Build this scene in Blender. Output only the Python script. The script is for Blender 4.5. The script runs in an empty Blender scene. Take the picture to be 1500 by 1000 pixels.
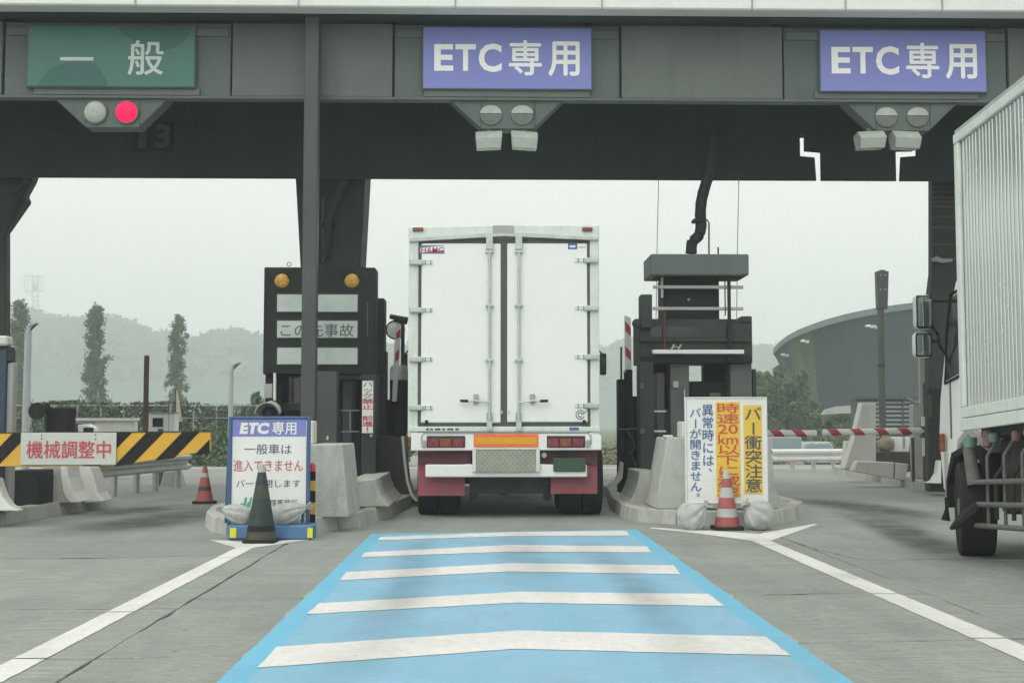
import bpy, bmesh, math, random
import numpy as np
from mathutils import Vector, Matrix, noise
R_ = math.radians
random.seed(7)
np.random.seed(7)
sc = bpy.context.scene
col = sc.collection

# ---------------------------------------------------------------- camera
FPX, CAMH, PITCH, YAW = 1800.0, 1.2, 3.8, 1.2
cd = bpy.data.cameras.new("camera")
cam = bpy.data.objects.new("camera", cd)
col.objects.link(cam)
cam.location = (0, 0, CAMH)
cam.rotation_euler = (R_(90 + PITCH), 0, R_(-YAW))
cd.sensor_width = 36.0
cd.lens = 36.0 * FPX / 1500.0
cd.clip_start = 0.05
cd.clip_end = 5000
sc.camera = cam

# ---------------------------------------------------------------- world, sun, exposure
SUN_EL, SUN_AZ = 52.0, 215.0          # azimuth clockwise from +Y: behind and left of the camera
w = bpy.data.worlds.new("World")
sc.world = w
w.use_nodes = True
wn, wl = w.node_tree.nodes, w.node_tree.links
wn.clear()
sky = wn.new("ShaderNodeTexSky")
sky.sky_type = 'NISHITA'
sky.sun_disc = False
sky.sun_elevation = R_(SUN_EL)
sky.sun_rotation = R_(SUN_AZ)
sky.air_density, sky.dust_density, sky.ozone_density = 1.0, 6.0, 1.0
hs = wn.new("ShaderNodeHueSaturation")
hs.inputs["Saturation"].default_value = 0.12
mx = wn.new("ShaderNodeMix")
mx.data_type = 'RGBA'
mx.inputs[0].default_value = 0.72     # overcast: an even bright cloud layer over the clear sky
mx.inputs[7].default_value = (8.9, 8.88, 8.45, 1)
bg = wn.new("ShaderNodeBackground")
bg.inputs["Strength"].default_value = 0.142
wo = wn.new("ShaderNodeOutputWorld")
wl.new(sky.outputs[0], hs.inputs["Color"])
wl.new(hs.outputs[0], mx.inputs[6])
wl.new(mx.outputs[2], bg.inputs["Color"])
wl.new(bg.outputs[0], wo.inputs["Surface"])
sd = bpy.data.lights.new("sun", 'SUN')
sd.energy = 0.9
sd.angle = R_(60)
sd.color = (1.0, 0.97, 0.92)
sun = bpy.data.objects.new("sun", sd)
col.objects.link(sun)
_d = Vector((math.sin(R_(SUN_AZ)) * math.cos(R_(SUN_EL)), math.cos(R_(SUN_AZ)) * math.cos(R_(SUN_EL)), math.sin(R_(SUN_EL))))
sun.rotation_euler = (-_d).to_track_quat('-Z', 'Y').to_euler()
sun.location = _d * 60
vs = sc.view_settings
vs.view_transform = 'Standard'
vs.look = 'None'
vs.exposure = 0.06
vs.gamma = 1.0
vs.use_curve_mapping = False
sc.cycles.use_denoising = True
sc.cycles.max_bounces = 4
sc.cycles.diffuse_bounces = 3
sc.cycles.glossy_bounces = 3
sc.cycles.volume_bounces = 4
sc.cycles.use_light_tree = False
sc.cycles.use_adaptive_sampling = True
sc.cycles.adaptive_threshold = 0.03
sc.cycles.adaptive_min_samples = 12
w.cycles.sampling_method = 'MANUAL'
w.cycles.sample_map_resolution = 256
sc.cycles.transparent_max_bounces = 8

# ---------------------------------------------------------------- measuring helpers (photo pixel -> metres)
_RM = cam.rotation_euler.to_matrix()
def ray(px, py):
    return _RM @ Vector(((px - 750) / FPX, (500 - py) / FPX, -1.0))
def at(px, py, Y):
    d = ray(px, py)
    t = Y / d.y
    return Vector((t * d.x, Y, CAMH + t * d.z))
def G(px, py, z=0.0):
    d = ray(px, py)
    t = (z - CAMH) / d.z
    return Vector((t * d.x, t * d.y, z))
def X(px, Y): return at(px, 600, Y).x
def Z(py, Y, px=750): return at(px, py, Y).z
def gz(Y):                             # the road falls away gently beyond the gate
    if Y < 34: return 0.0
    u = min(1.0, (Y - 34) / 26.0)
    return -1.15 * u * u * (3 - 2 * u)

# ---------------------------------------------------------------- mesh builder
class MB:
    def __init__(s): s.v, s.f = [], []
    def add(s, vs_, fs):
        o = len(s.v)
        s.v += [tuple(p) for p in vs_]
        s.f += [tuple(i + o for i in f) for f in fs]
        return s
    def box(s, x0, x1, y0, y1, z0, z1):
        return s.add([(x0,y0,z0),(x1,y0,z0),(x1,y1,z0),(x0,y1,z0),(x0,y0,z1),(x1,y0,z1),(x1,y1,z1),(x0,y1,z1)],
                     [(0,3,2,1),(4,5,6,7),(0,1,5,4),(1,2,6,5),(2,3,7,6),(3,0,4,7)])
    def pbox(s, px0, py0, px1, py1, Y, d):
        pm, qm = (px0 + px1) / 2, (py0 + py1) / 2
        return s.box(at(px0, qm, Y).x, at(px1, qm, Y).x, Y, Y + d, at(pm, py1, Y).z, at(pm, py0, Y).z)
    def prism(s, poly, axis, a0, a1):
        n = len(poly)
        def P(p, a):
            return {'x': (a, p[0], p[1]), 'y': (p[0], a, p[1]), 'z': (p[0], p[1], a)}[axis]
        vv = [P(p, a0) for p in poly] + [P(p, a1) for p in poly]
        ff = [tuple(range(n)), tuple(range(2*n-1, n-1, -1))] + [(i, i+n, (i+1)%n+n, (i+1)%n) for i in range(n)]
        return s.add(vv, ff)
    def pprism(s, pts, Y, d):
        return s.prism([(at(a, b, Y).x, at(a, b, Y).z) for a, b in pts], 'y', Y, Y + d)
    def cyl(s, p0, p1, r0, r1=None, n=14, caps=True):
        p0, p1 = Vector(p0), Vector(p1)
        r1 = r0 if r1 is None else r1
        q = (p1 - p0).to_track_quat('Z', 'Y')
        vv = []
        for p, r in ((p0, r0), (p1, r1)):
            for i in range(n):
                a = 2 * math.pi * i / n
                vv.append(p + q @ Vector((r*math.cos(a), r*math.sin(a), 0)))
        ff = [(i, (i+1)%n, (i+1)%n+n, i+n) for i in range(n)]
        if caps: ff += [tuple(range(n-1, -1, -1)), tuple(range(n, 2*n))]
        return s.add(vv, ff)
    def tube(s, path, r, n=8):
        path = [Vector(p) for p in path]
        rs = r if isinstance(r, (list, tuple)) else [r] * len(path)
        vv, ff = [], []
        m = len(path)
        for k, p in enumerate(path):
            t = (path[min(k+1, m-1)] - path[max(k-1, 0)]).normalized()
            ref = Vector((0, 0, 1)) if abs(t.z) < 0.9 else Vector((0, 1, 0))
            u = t.cross(ref).normalized(); v_ = u.cross(t).normalized()
            for i in range(n):
                a = 2 * math.pi * i / n
                vv.append(p + (u * math.cos(a) + v_ * math.sin(a)) * rs[k])
        for k in range(m - 1):
            for i in range(n):
                j = (i + 1) % n
                ff.append((k*n+i, k*n+j, (k+1)*n+j, (k+1)*n+i))
        ff += [tuple(range(n-1, -1, -1)), tuple(range((m-1)*n, m*n))]
        return s.add(vv, ff)
    def lathe(s, prof, c=(0,0,0), n=24, axis='z'):
        vv, ff = [], []
        for r, h in prof:
            for i in range(n):
                a = 2 * math.pi * i / n
                p = (r*math.cos(a), r*math.sin(a), h)
                if axis == 'y': p = (p[0], -p[2], p[1])
                if axis == 'x': p = (p[2], p[0], p[1])
                vv.append((c[0]+p[0], c[1]+p[1], c[2]+p[2]))
        m = len(prof)
        for k in range(m - 1):
            for i in range(n):
                j = (i+1) % n
                ff.append((k*n+i, k*n+j, (k+1)*n+j, (k+1)*n+i))
        ff += [tuple(range(n-1, -1, -1)), tuple(range((m-1)*n, m*n))]
        return s.add(vv, ff)
    def blob(s, c, r, seed=0, amp=0.15, nu=20, nv=12, freq=2.0):
        vv, ff = [], []
        for j in range(nv + 1):
            th = math.pi * j / nv
            for i in range(nu):
                ph = 2 * math.pi * i / nu
                d = Vector((math.sin(th)*math.cos(ph), math.sin(th)*math.sin(ph), math.cos(th)))
                k = 1 + amp * noise.noise(d * freq + Vector((seed*3.1, seed*1.7, 0))) + amp*0.5*noise.noise(d * freq*3 + Vector((seed, 5, seed)))
                vv.append((c[0]+d.x*r[0]*k, c[1]+d.y*r[1]*k, c[2]+d.z*r[2]*k))
        for j in range(nv):
            for i in range(nu):
                i2 = (i+1) % nu
                ff.append((j*nu+i, (j+1)*nu+i, (j+1)*nu+i2, j*nu+i2))
        return s.add(vv, ff)
    def shear(s, k, y0, yaw=0.0, piv=(0, 0)):
        out = []
        c, sn = math.cos(yaw), math.sin(yaw)
        for x, y, z in s.v:
            z += k * (y0 - y)
            dx, dy = x - piv[0], y - piv[1]
            out.append((piv[0] + dx*c + dy*sn, piv[1] - dx*sn + dy*c, z))
        s.v = out
        return s

def wloc(o):
    p = Vector((0, 0, 0))
    while o is not None:
        p += o.location
        o = o.parent
    return p

def part(name, mb, mat, parent=None, bevel=0.0, smooth=False, origin=None, seg=1, weld=True):
    me = bpy.data.meshes.new(name)
    o = bpy.data.objects.new(name, me)
    col.objects.link(o)
    base = wloc(parent) if parent is not None else (Vector(origin) if origin is not None else Vector((0, 0, 0)))
    if parent is not None:
        o.parent = parent
    else:
        o.location = base
    v = [(a - base.x, b - base.y, c - base.z) for a, b, c in mb.v]
    me.from_pydata(v, [], mb.f)
    bm = bmesh.new()
    bm.from_mesh(me)
    if weld: bmesh.ops.remove_doubles(bm, verts=bm.verts, dist=1e-5)
    bmesh.ops.recalc_face_normals(bm, faces=bm.faces)
    bm.to_mesh(me)
    bm.free()
    me.materials.append(mat)
    if smooth:
        for p in me.polygons: p.use_smooth = True
        if smooth != 'all':
            try:
                me.set_sharp_from_angle(angle=R_(35))
            except Exception:
                pass
    if bevel:
        m = o.modifiers.new("bevel", 'BEVEL')
        m.width = bevel
        m.segments = seg
        m.limit_method = 'ANGLE'
        m.angle_limit = R_(40)
    return o

def thing(name, loc, label, cat, group=None):
    o = bpy.data.objects.new(name, None)
    o.empty_display_size = 0.2
    col.objects.link(o)
    o.location = loc
    return tag(o, label, cat, group)
def tag(o, label, cat, group=None):
    o["label"] = label
    o["category"] = cat
    if group: o["group"] = group
    return o
def struct(o):
    o["kind"] = "structure"
    return o
def stuff(o):
    o["kind"] = "stuff"
    return o
def copy_tree(o, parent=None, loc=None, label=None):
    c = o.copy()
    col.objects.link(c)
    c.parent = parent
    if loc is not None: c.location = loc
    if label: c["label"] = label
    for ch in list(o.children):
        copy_tree(ch, c)
    return c

# ---------------------------------------------------------------- materials
def mat(name, c, rough=0.6, var=0.12, scale=2.5, fine=0.06, fscale=40, streak=0.0, sscale=(6, 6, 0.5), dirt=(0.05, 0.05, 0.045),
        blotch=0.0, bscale=1.2, metal=0.0, bump=0.0, spec=0.5, emit=0.0, rnd=0.0, coat=0.0, trans=0.0, world=False):
    m = bpy.data.materials.new(name)
    m.use_nodes = True
    n, l = m.node_tree.nodes, m.node_tree.links
    b = n["Principled BSDF"]
    tc = n.new("ShaderNodeTexCoord")
    src = tc.outputs["Object"]
    if world:
        src = n.new("ShaderNodeNewGeometry").outputs["Position"]
    def ns(sc_, det=3, mapping=None):
        t = n.new("ShaderNodeTexNoise")
        t.inputs["Scale"].default_value = sc_
        t.inputs["Detail"].default_value = det
        t.inputs["Roughness"].default_value = 0.6
        if mapping:
            mp = n.new("ShaderNodeMapping")
            mp.inputs["Scale"].default_value = mapping
            l.new(src, mp.inputs[0])
            l.new(mp.outputs[0], t.inputs[0])
        else:
            l.new(src, t.inputs[0])
        return t.outputs["Fac"]
    def rng(fac, a, b_, lo, hi):
        r = n.new("ShaderNodeMapRange")
        r.inputs[1].default_value, r.inputs[2].default_value = a, b_
        r.inputs[3].default_value, r.inputs[4].default_value = lo, hi
        l.new(fac, r.inputs[0])
        return r.outputs[0]
    def mult(a, b_):
        q = n.new("ShaderNodeMath"); q.operation = 'MULTIPLY'
        l.new(a, q.inputs[0]); l.new(b_, q.inputs[1])
        return q.outputs[0]
    k = rng(ns(scale), 0.25, 0.75, 1 - var, 1 + var)
    if fine: k = mult(k, rng(ns(fscale, 2), 0.25, 0.75, 1 - fine, 1 + fine))
    if rnd:
        oi = n.new("ShaderNodeObjectInfo")
        k = mult(k, rng(oi.outputs["Random"], 0, 1, 1 - rnd, 1 + rnd))
    hv = n.new("ShaderNodeVectorMath"); hv.operation = 'SCALE'
    hv.inputs[0].default_value = c[:3]
    l.new(k, hv.inputs["Scale"])
    out = hv.outputs[0]
    def mixin(fac, colr):
        nonlocal out
        q = n.new("ShaderNodeMix"); q.data_type = 'RGBA'
        l.new(fac, q.inputs[0])
        l.new(out, q.inputs[6])
        q.inputs[7].default_value = (*colr, 1)
        out = q.outputs[2]
    if streak: mixin(rng(ns(1.0, 5, sscale), 0.5, 0.8, 0, streak), dirt)
    if blotch: mixin(rng(ns(bscale, 6), 0.52, 0.72, 0, blotch), dirt)
    l.new(out, b.inputs["Base Color"])
    b.inputs["Metallic"].default_value = metal
    b.inputs["Specular IOR Level"].default_value = spec
    l.new(rng(ns(scale * 2.3), 0.3, 0.7, max(0.02, rough - 0.08), min(1, rough + 0.08)), b.inputs["Roughness"])
    if coat: b.inputs["Coat Weight"].default_value = coat
    if emit:
        l.new(out, b.inputs["Emission Color"])
        b.inputs["Emission Strength"].default_value = emit
    if bump:
        bp = n.new("ShaderNodeBump")
        bp.inputs["Strength"].default_value = bump
        bp.inputs["Distance"].default_value = 0.01
        l.new(ns(fscale * 1.5, 3), bp.inputs["Height"])
        l.new(bp.outputs[0], b.inputs["Normal"])
    return m

K = {}
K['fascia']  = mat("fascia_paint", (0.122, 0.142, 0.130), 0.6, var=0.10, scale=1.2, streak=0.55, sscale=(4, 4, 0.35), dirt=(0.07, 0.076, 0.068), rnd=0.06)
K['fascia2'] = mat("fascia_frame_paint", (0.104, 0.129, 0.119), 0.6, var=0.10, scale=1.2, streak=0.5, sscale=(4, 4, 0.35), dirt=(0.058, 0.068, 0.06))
K['girder']  = mat("girder_shade_paint", (0.036, 0.054, 0.051), 0.75, var=0.2, scale=0.6, streak=0.4, sscale=(1.5, 1.5, 0.2), dirt=(0.022, 0.027, 0.026), spec=0.25)  # dark paint; the shade under the soffit is put into its base colour
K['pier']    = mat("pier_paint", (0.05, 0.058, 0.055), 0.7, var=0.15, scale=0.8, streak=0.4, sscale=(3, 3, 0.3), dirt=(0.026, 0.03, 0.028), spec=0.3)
K['post']    = mat("post_paint", (0.066, 0.076, 0.071), 0.6, var=0.12, scale=1.0, streak=0.25, sscale=(6, 6, 0.3), dirt=(0.07, 0.07, 0.066))
K['eave']    = mat("eave_white", (0.70, 0.73, 0.70), 0.5, var=0.04, streak=0.2, sscale=(1, 1, 0.2), dirt=(0.5, 0.5, 0.47))
K['dark']    = mat("dark_metal", (0.021, 0.026, 0.025), 0.65, var=0.2, scale=2, streak=0.3, dirt=(0.045, 0.046, 0.042), spec=0.18)
K['dark2']   = mat("dark_cabinet", (0.045, 0.052, 0.049), 0.6, var=0.15, scale=2, streak=0.35, dirt=(0.03, 0.032, 0.03), spec=0.22)
K['grey']    = mat("grey_cabinet", (0.10, 0.108, 0.10), 0.6, var=0.12, scale=2, streak=0.3, dirt=(0.08, 0.08, 0.07))
K['grey2']   = mat("light_grey_metal", (0.36, 0.38, 0.36), 0.5, var=0.1, scale=3, streak=0.3, dirt=(0.2, 0.2, 0.18))
K['brownd']  = mat("dark_brown_finish", (0.06, 0.055, 0.046), 0.75, var=0.2, scale=3, blotch=0.5, bscale=3, dirt=(0.035, 0.03, 0.025), spec=0.2)
K['purple']  = mat("purple_sign_face", (0.21, 0.235, 0.58), 0.4, var=0.04, scale=1.2, streak=0.18, sscale=(2, 2, 0.1), dirt=(0.2, 0.23, 0.48))
K['green']   = mat("green_sign_face", (0.045, 0.165, 0.138), 0.35, var=0.06, scale=1.2, streak=0.06, sscale=(2, 2, 0.1), dirt=(0.07, 0.2, 0.17))
K['green2']  = mat("green_sign_worn_patch", (0.024, 0.115, 0.10), 0.38, var=0.06, scale=1.2)
K['signw']   = mat("sign_white", (0.80, 0.82, 0.79), 0.5, var=0.03, streak=0.12, sscale=(4, 4, 0.3), dirt=(0.55, 0.55, 0.5))
K['signlit'] = mat("sign_letter_white", (0.90, 0.92, 0.90), 0.4, var=0.02)
K['letg']    = mat("pale_green_lettering", (0.55, 0.64, 0.60), 0.5, var=0.05)
K['ink']     = mat("dark_ink", (0.07, 0.085, 0.11), 0.6, var=0.08)
K['inkred']  = mat("red_ink", (0.50, 0.07, 0.09), 0.6, var=0.08)
K['inkred2'] = mat("orange_red_ink", (0.62, 0.10, 0.06), 0.6, var=0.08)
K['inkblue'] = mat("blue_ink", (0.07, 0.15, 0.34), 0.6, var=0.08)
K['inkgreen']= mat("green_ink", (0.07, 0.36, 0.27), 0.6, var=0.08)
K['yellow']  = mat("yellow_paint", (0.72, 0.42, 0.035), 0.5, var=0.08, streak=0.25, sscale=(5, 5, 0.6), dirt=(0.45, 0.28, 0.05))
K['banner']  = mat("yellow_banner", (0.80, 0.55, 0.075), 0.5, var=0.05, streak=0.15, dirt=(0.7, 0.5, 0.12))
K['black']   = mat("black_paint", (0.018, 0.02, 0.02), 0.65, var=0.2, streak=0.25, dirt=(0.045, 0.045, 0.04), spec=0.15)
K['red']     = mat("red_stripe", (0.42, 0.045, 0.06), 0.5, var=0.1, streak=0.2, dirt=(0.3, 0.07, 0.07))
K['wpole']   = mat("white_pole", (0.74, 0.77, 0.75), 0.45, var=0.05, streak=0.2, dirt=(0.5, 0.5, 0.46))
K['redlamp'] = mat("lit_red_lamp", (0.75, 0.006, 0.07), 0.35, var=0.05, emit=1.0, spec=0.15)
K['lampg']   = mat("pale_lamp_lens", (0.40, 0.44, 0.40), 0.25, var=0.1)
K['lampd']   = mat("dim_lamp_lens", (0.13, 0.15, 0.14), 0.3, var=0.15)
K['amber']   = mat("amber_lamp", (0.52, 0.30, 0.06), 0.3, var=0.3, scale=20)
K['disp']    = mat("display_panel", (0.47, 0.54, 0.50), 0.2, var=0.12, scale=3, blotch=0.25, bscale=2.5, dirt=(0.58, 0.64, 0.60))
K['twhite']  = mat("truck_white", (0.82, 0.855, 0.825), 0.35, var=0.015, scale=1.0, fine=0.01, blotch=0.07, bscale=1.6, dirt=(0.66, 0.69, 0.66))
K['tframe']  = mat("truck_frame_white", (0.66, 0.72, 0.68), 0.4, var=0.08, scale=4, streak=0.35, sscale=(14, 14, 2), dirt=(0.36, 0.38, 0.34))
K['tgal']    = mat("truck_galvanised", (0.52, 0.56, 0.53), 0.4, var=0.12, scale=8, metal=0.35)
K['seal']    = mat("rubber_seal", (0.10, 0.108, 0.095), 0.8, var=0.1, spec=0.2)
K['rubber']  = mat("tyre_rubber", (0.022, 0.023, 0.023), 0.85, var=0.2, scale=6, spec=0.2)
K['flap']    = mat("red_mudflap", (0.29, 0.07, 0.095), 0.6, var=0.15, scale=4, streak=0.5, sscale=(5, 5, 1), dirt=(0.25, 0.13, 0.14))
K['flapd']   = mat("dark_red_panel", (0.11, 0.03, 0.045), 0.6, var=0.2, scale=4)
K['plate']   = mat("green_plate", (0.035, 0.078, 0.043), 0.5, var=0.05)
K['orange']  = mat("orange_reflector", (0.88, 0.17, 0.03), 0.35, var=0.06, scale=12)
K['yellowr'] = mat("yellow_reflector", (0.72, 0.36, 0.02), 0.35, var=0.05, scale=12)
K['tail']    = mat("tail_lamp_red", (0.20, 0.035, 0.045), 0.25, var=0.25, scale=8)
K['tail2']   = mat("tail_lamp_amber", (0.24, 0.065, 0.035), 0.25, var=0.25, scale=8)
K['lampbox'] = mat("lamp_surround", (0.045, 0.03, 0.032), 0.6)
K['checker'] = mat("checker_plate", (0.30, 0.31, 0.26), 0.45, var=0.15, scale=6, metal=0.3)
K['checkerd']= mat("checker_plate_raised", (0.68, 0.69, 0.62), 0.4, var=0.15, scale=6, metal=0.3)
K['conc']    = mat("barrier_concrete", (0.475, 0.50, 0.46), 0.85, var=0.13, scale=3, fine=0.1, streak=0.6, sscale=(7, 7, 0.8), dirt=(0.25, 0.25, 0.22), blotch=0.35, bscale=4, bump=0.25, spec=0.2)
K['conc2']   = mat("pale_guard_concrete", (0.62, 0.63, 0.585), 0.8, var=0.07, scale=2, streak=0.35, sscale=(6, 6, 0.6), dirt=(0.38, 0.38, 0.34), bump=0.15, spec=0.25)
K['gwhite']  = mat("white_guard_paint", (0.74, 0.75, 0.71), 0.7, var=0.06, scale=3, streak=0.3, sscale=(7, 7, 0.7), dirt=(0.45, 0.44, 0.38))
K['cream']   = mat("cream_block", (0.66, 0.65, 0.58), 0.75, var=0.06, streak=0.25, dirt=(0.45, 0.44, 0.38))
K['kerb']    = mat("kerb_concrete", (0.44, 0.455, 0.42), 0.85, var=0.14, scale=3, fine=0.1, streak=0.55, sscale=(9, 9, 1.2), dirt=(0.16, 0.16, 0.14), bump=0.3, spec=0.2, rnd=0.1)
K['isl']     = mat("island_concrete", (0.36, 0.37, 0.34), 0.9, var=0.15, scale=2, blotch=0.5, bscale=1.5, dirt=(0.2, 0.2, 0.18), bump=0.3, spec=0.2)
K['bluef']   = mat("blue_frame_paint", (0.055, 0.115, 0.24), 0.5, var=0.12, scale=5, streak=0.3, dirt=(0.1, 0.15, 0.22))
K['blueb']   = mat("blue_base", (0.085, 0.20, 0.38), 0.6, var=0.15, scale=5, blotch=0.3, bscale=5, dirt=(0.12, 0.17, 0.24))
K['limey']   = mat("lime_reflector", (0.75, 0.78, 0.03), 0.4, var=0.05)
K['bag']     = mat("sandbag_cloth", (0.43, 0.45, 0.435), 0.7, var=0.22, scale=12, fine=0.15, fscale=90, blotch=0.6, bscale=5, dirt=(0.33, 0.33, 0.31), bump=0.4)
K['bagtan']  = mat("tan_bag_cloth", (0.26, 0.235, 0.18), 0.8, var=0.15, scale=8, bump=0.3)
K['coneg']   = mat("faded_green_cone", (0.028, 0.046, 0.042), 0.7, var=0.25, scale=5, blotch=0.4, bscale=4, dirt=(0.05, 0.055, 0.048))
K['coneband']= mat("cone_brownish_band", (0.06, 0.06, 0.045), 0.7, var=0.2, scale=6)
K['coner']   = mat("red_cone", (0.36, 0.095, 0.085), 0.65, var=0.15, scale=6, blotch=0.3, bscale=6, dirt=(0.3, 0.14, 0.12))
K['conew']   = mat("cone_white_band", (0.44, 0.46, 0.43), 0.6, var=0.1, scale=6)
K['tgrey']   = mat("box_side_aluminium", (0.66, 0.70, 0.67), 0.2, var=0.04, scale=1.0, fine=0.02, streak=0.3, sscale=(8, 8, 0.25), dirt=(0.55, 0.58, 0.55), metal=0.55, spec=0.6)
K['tchassis']= mat("chassis_grime", (0.06, 0.062, 0.056), 0.8, var=0.25, scale=5, blotch=0.5, bscale=4, dirt=(0.12, 0.115, 0.10), spec=0.2)
K['trail']   = mat("dirty_rail", (0.13, 0.137, 0.122), 0.6, var=0.2, scale=10, blotch=0.5, bscale=12, dirt=(0.08, 0.08, 0.07))
K['glass']   = mat("dark_glass", (0.03, 0.04, 0.042), 0.08, var=0.05, fine=0, spec=0.8)
K['mirror']  = mat("mirror_glass", (0.62, 0.68, 0.67), 0.04, var=0.02, fine=0, metal=1.0)
K['lens_g']  = mat("green_marker_lens", (0.17, 0.27, 0.21), 0.3, var=0.1)
K['lens_r']  = mat("red_marker_lens", (0.28, 0.15, 0.15), 0.3, var=0.1)
K['leaf']    = mat("leaf_green", (0.11, 0.17, 0.09), 0.7, var=0.4, scale=1.1, fine=0.3, fscale=9, spec=0.2, world=True)
K['leaf2']   = mat("ivy_green", (0.115, 0.16, 0.085), 0.7, var=0.4, scale=0.7, fine=0.3, fscale=5, spec=0.2, world=True)
K['leaffar'] = mat("far_wood_green", (0.042, 0.092, 0.08), 0.9, var=0.3, scale=0.03, fine=0.2, fscale=0.3, spec=0.05, world=True)
K['bark']    = mat("bark", (0.10, 0.08, 0.06), 0.9, var=0.2, scale=8)
K['galv']    = mat("galvanised_rail", (0.44, 0.46, 0.44), 0.4, var=0.12, scale=4, metal=0.5, streak=0.35, sscale=(3, 3, 3), dirt=(0.2, 0.19, 0.16))
K['wrail']   = mat("white_guardrail", (0.76, 0.78, 0.76), 0.45, var=0.06, streak=0.2, dirt=(0.5, 0.49, 0.44))
K['rust']    = mat("rusty_pole", (0.11, 0.065, 0.05), 0.8, var=0.25, scale=6, blotch=0.5, bscale=6, dirt=(0.06, 0.035, 0.03))
K['lpost']   = mat("lamp_post_paint", (0.38, 0.41, 0.43), 0.5, var=0.08, streak=0.25, sscale=(8, 8, 0.4), dirt=(0.25, 0.26, 0.27))
K['navy']    = mat("navy_booth_panel", (0.03, 0.05, 0.085), 0.5, var=0.1)
K['slate']   = mat("slate_cladding", (0.045, 0.068, 0.075), 0.6, var=0.06, scale=0.3, world=True)
K['slateg']  = mat("green_cladding", (0.075, 0.125, 0.058), 0.6, var=0.2, scale=0.3, world=True)
K['eaveband']= mat("pale_eave_band", (0.14, 0.195, 0.19), 0.6, var=0.05)
K['louv']    = mat("louvre_grey", (0.22, 0.25, 0.25), 0.5, var=0.08)
K['louvd']   = mat("louvre_recess", (0.07, 0.085, 0.085), 0.8, var=0.1)
K['carred']  = mat("car_red", (0.45, 0.16, 0.17), 0.3, var=0.05, coat=0.5)
K['carsil']  = mat("car_silver", (0.42, 0.46, 0.47), 0.3, var=0.05, metal=0.3, coat=0.5)
K['carbody'] = mat("van_grey", (0.30, 0.33, 0.33), 0.35, var=0.05)
K['carglass']= mat("car_window", (0.22, 0.28, 0.30), 0.1, var=0.05, fine=0)
K['stone']   = mat("pale_retaining_wall", (0.38, 0.40, 0.36), 0.85, var=0.15, scale=1)
K['boardw'] = mat("weathered_board", (0.56, 0.585, 0.55), 0.5, var=0.05, streak=0.25, sscale=(4, 4, 0.4), dirt=(0.44, 0.45, 0.41))
K['flag']    = mat("cream_pennant", (0.70, 0.68, 0.48), 0.8, var=0.05)

def paint_mat(name, c, wear, base=(0.33, 0.345, 0.32), wscale=1.6, var=0.05, thr=0.6, tint=None):
    m = mat(name, c, 0.7, var=var, scale=1.2, fine=0.05, fscale=60, spec=0.25, world=True)
    n, l = m.node_tree.nodes, m.node_tree.links
    b = n["Principled BSDF"]
    prev = b.inputs["Base Color"].links[0].from_socket
    geo = n.new("ShaderNodeNewGeometry")
    def layer(scale3, det, lo, hi, amt, colr):
        nonlocal prev
        mp = n.new("ShaderNodeMapping"); mp.inputs["Scale"].default_value = scale3
        t = n.new("ShaderNodeTexNoise"); t.inputs["Scale"].default_value = 1; t.inputs["Detail"].default_value = det
        t.inputs["Roughness"].default_value = 0.7
        r = n.new("ShaderNodeMapRange")
        r.inputs[1].default_value, r.inputs[2].default_value, r.inputs[3].default_value, r.inputs[4].default_value = lo, hi, 0, amt
        q = n.new("ShaderNodeMix"); q.data_type = 'RGBA'
        l.new(geo.outputs["Position"], mp.inputs[0]); l.new(mp.outputs[0], t.inputs[0]); l.new(t.outputs["Fac"], r.inputs[0])
        l.new(r.outputs[0], q.inputs[0]); l.new(prev, q.inputs[6]); q.inputs[7].default_value = (*colr, 1)
        prev = q.outputs[2]
    layer((26, 34, 26), 6, thr - 0.04, thr + 0.06, wear * 1.5, base)     # chips
    layer((2.6, 0.30, 1), 5, 0.42, 0.64, wear * 1.1, tint or base)       # tyre tracks along the lane
    layer((1.1, 1.1, 1), 4, 0.42, 0.66, wear * 0.8, tint or base)
    layer((3, 30, 1), 4, 0.42, 0.64, wear * 0.7, tint or base)           # the slab's tining showing through
    layer((10, 14, 1), 4, 0.46, 0.64, wear * 0.8, tint or base)
    layer((0.9, 0.5, 1), 4, 0.52, 0.66, wear * 0.6, (base[0]*0.8, base[1]*0.85, base[2]*0.85))   # rubber and dust
    l.new(prev, b.inputs["Base Color"])
    return m
K['pwhite'] = paint_mat("road_white_paint", (0.81, 0.805, 0.775), 0.42, tint=(0.60, 0.60, 0.57))
K['pblue']  = paint_mat("road_blue_border", (0.165, 0.50, 0.70), 0.36, tint=(0.17, 0.43, 0.58))
K['pblue2'] = paint_mat("road_blue_field", (0.285, 0.49, 0.68), 0.42, tint=(0.19, 0.43, 0.53))

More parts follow.
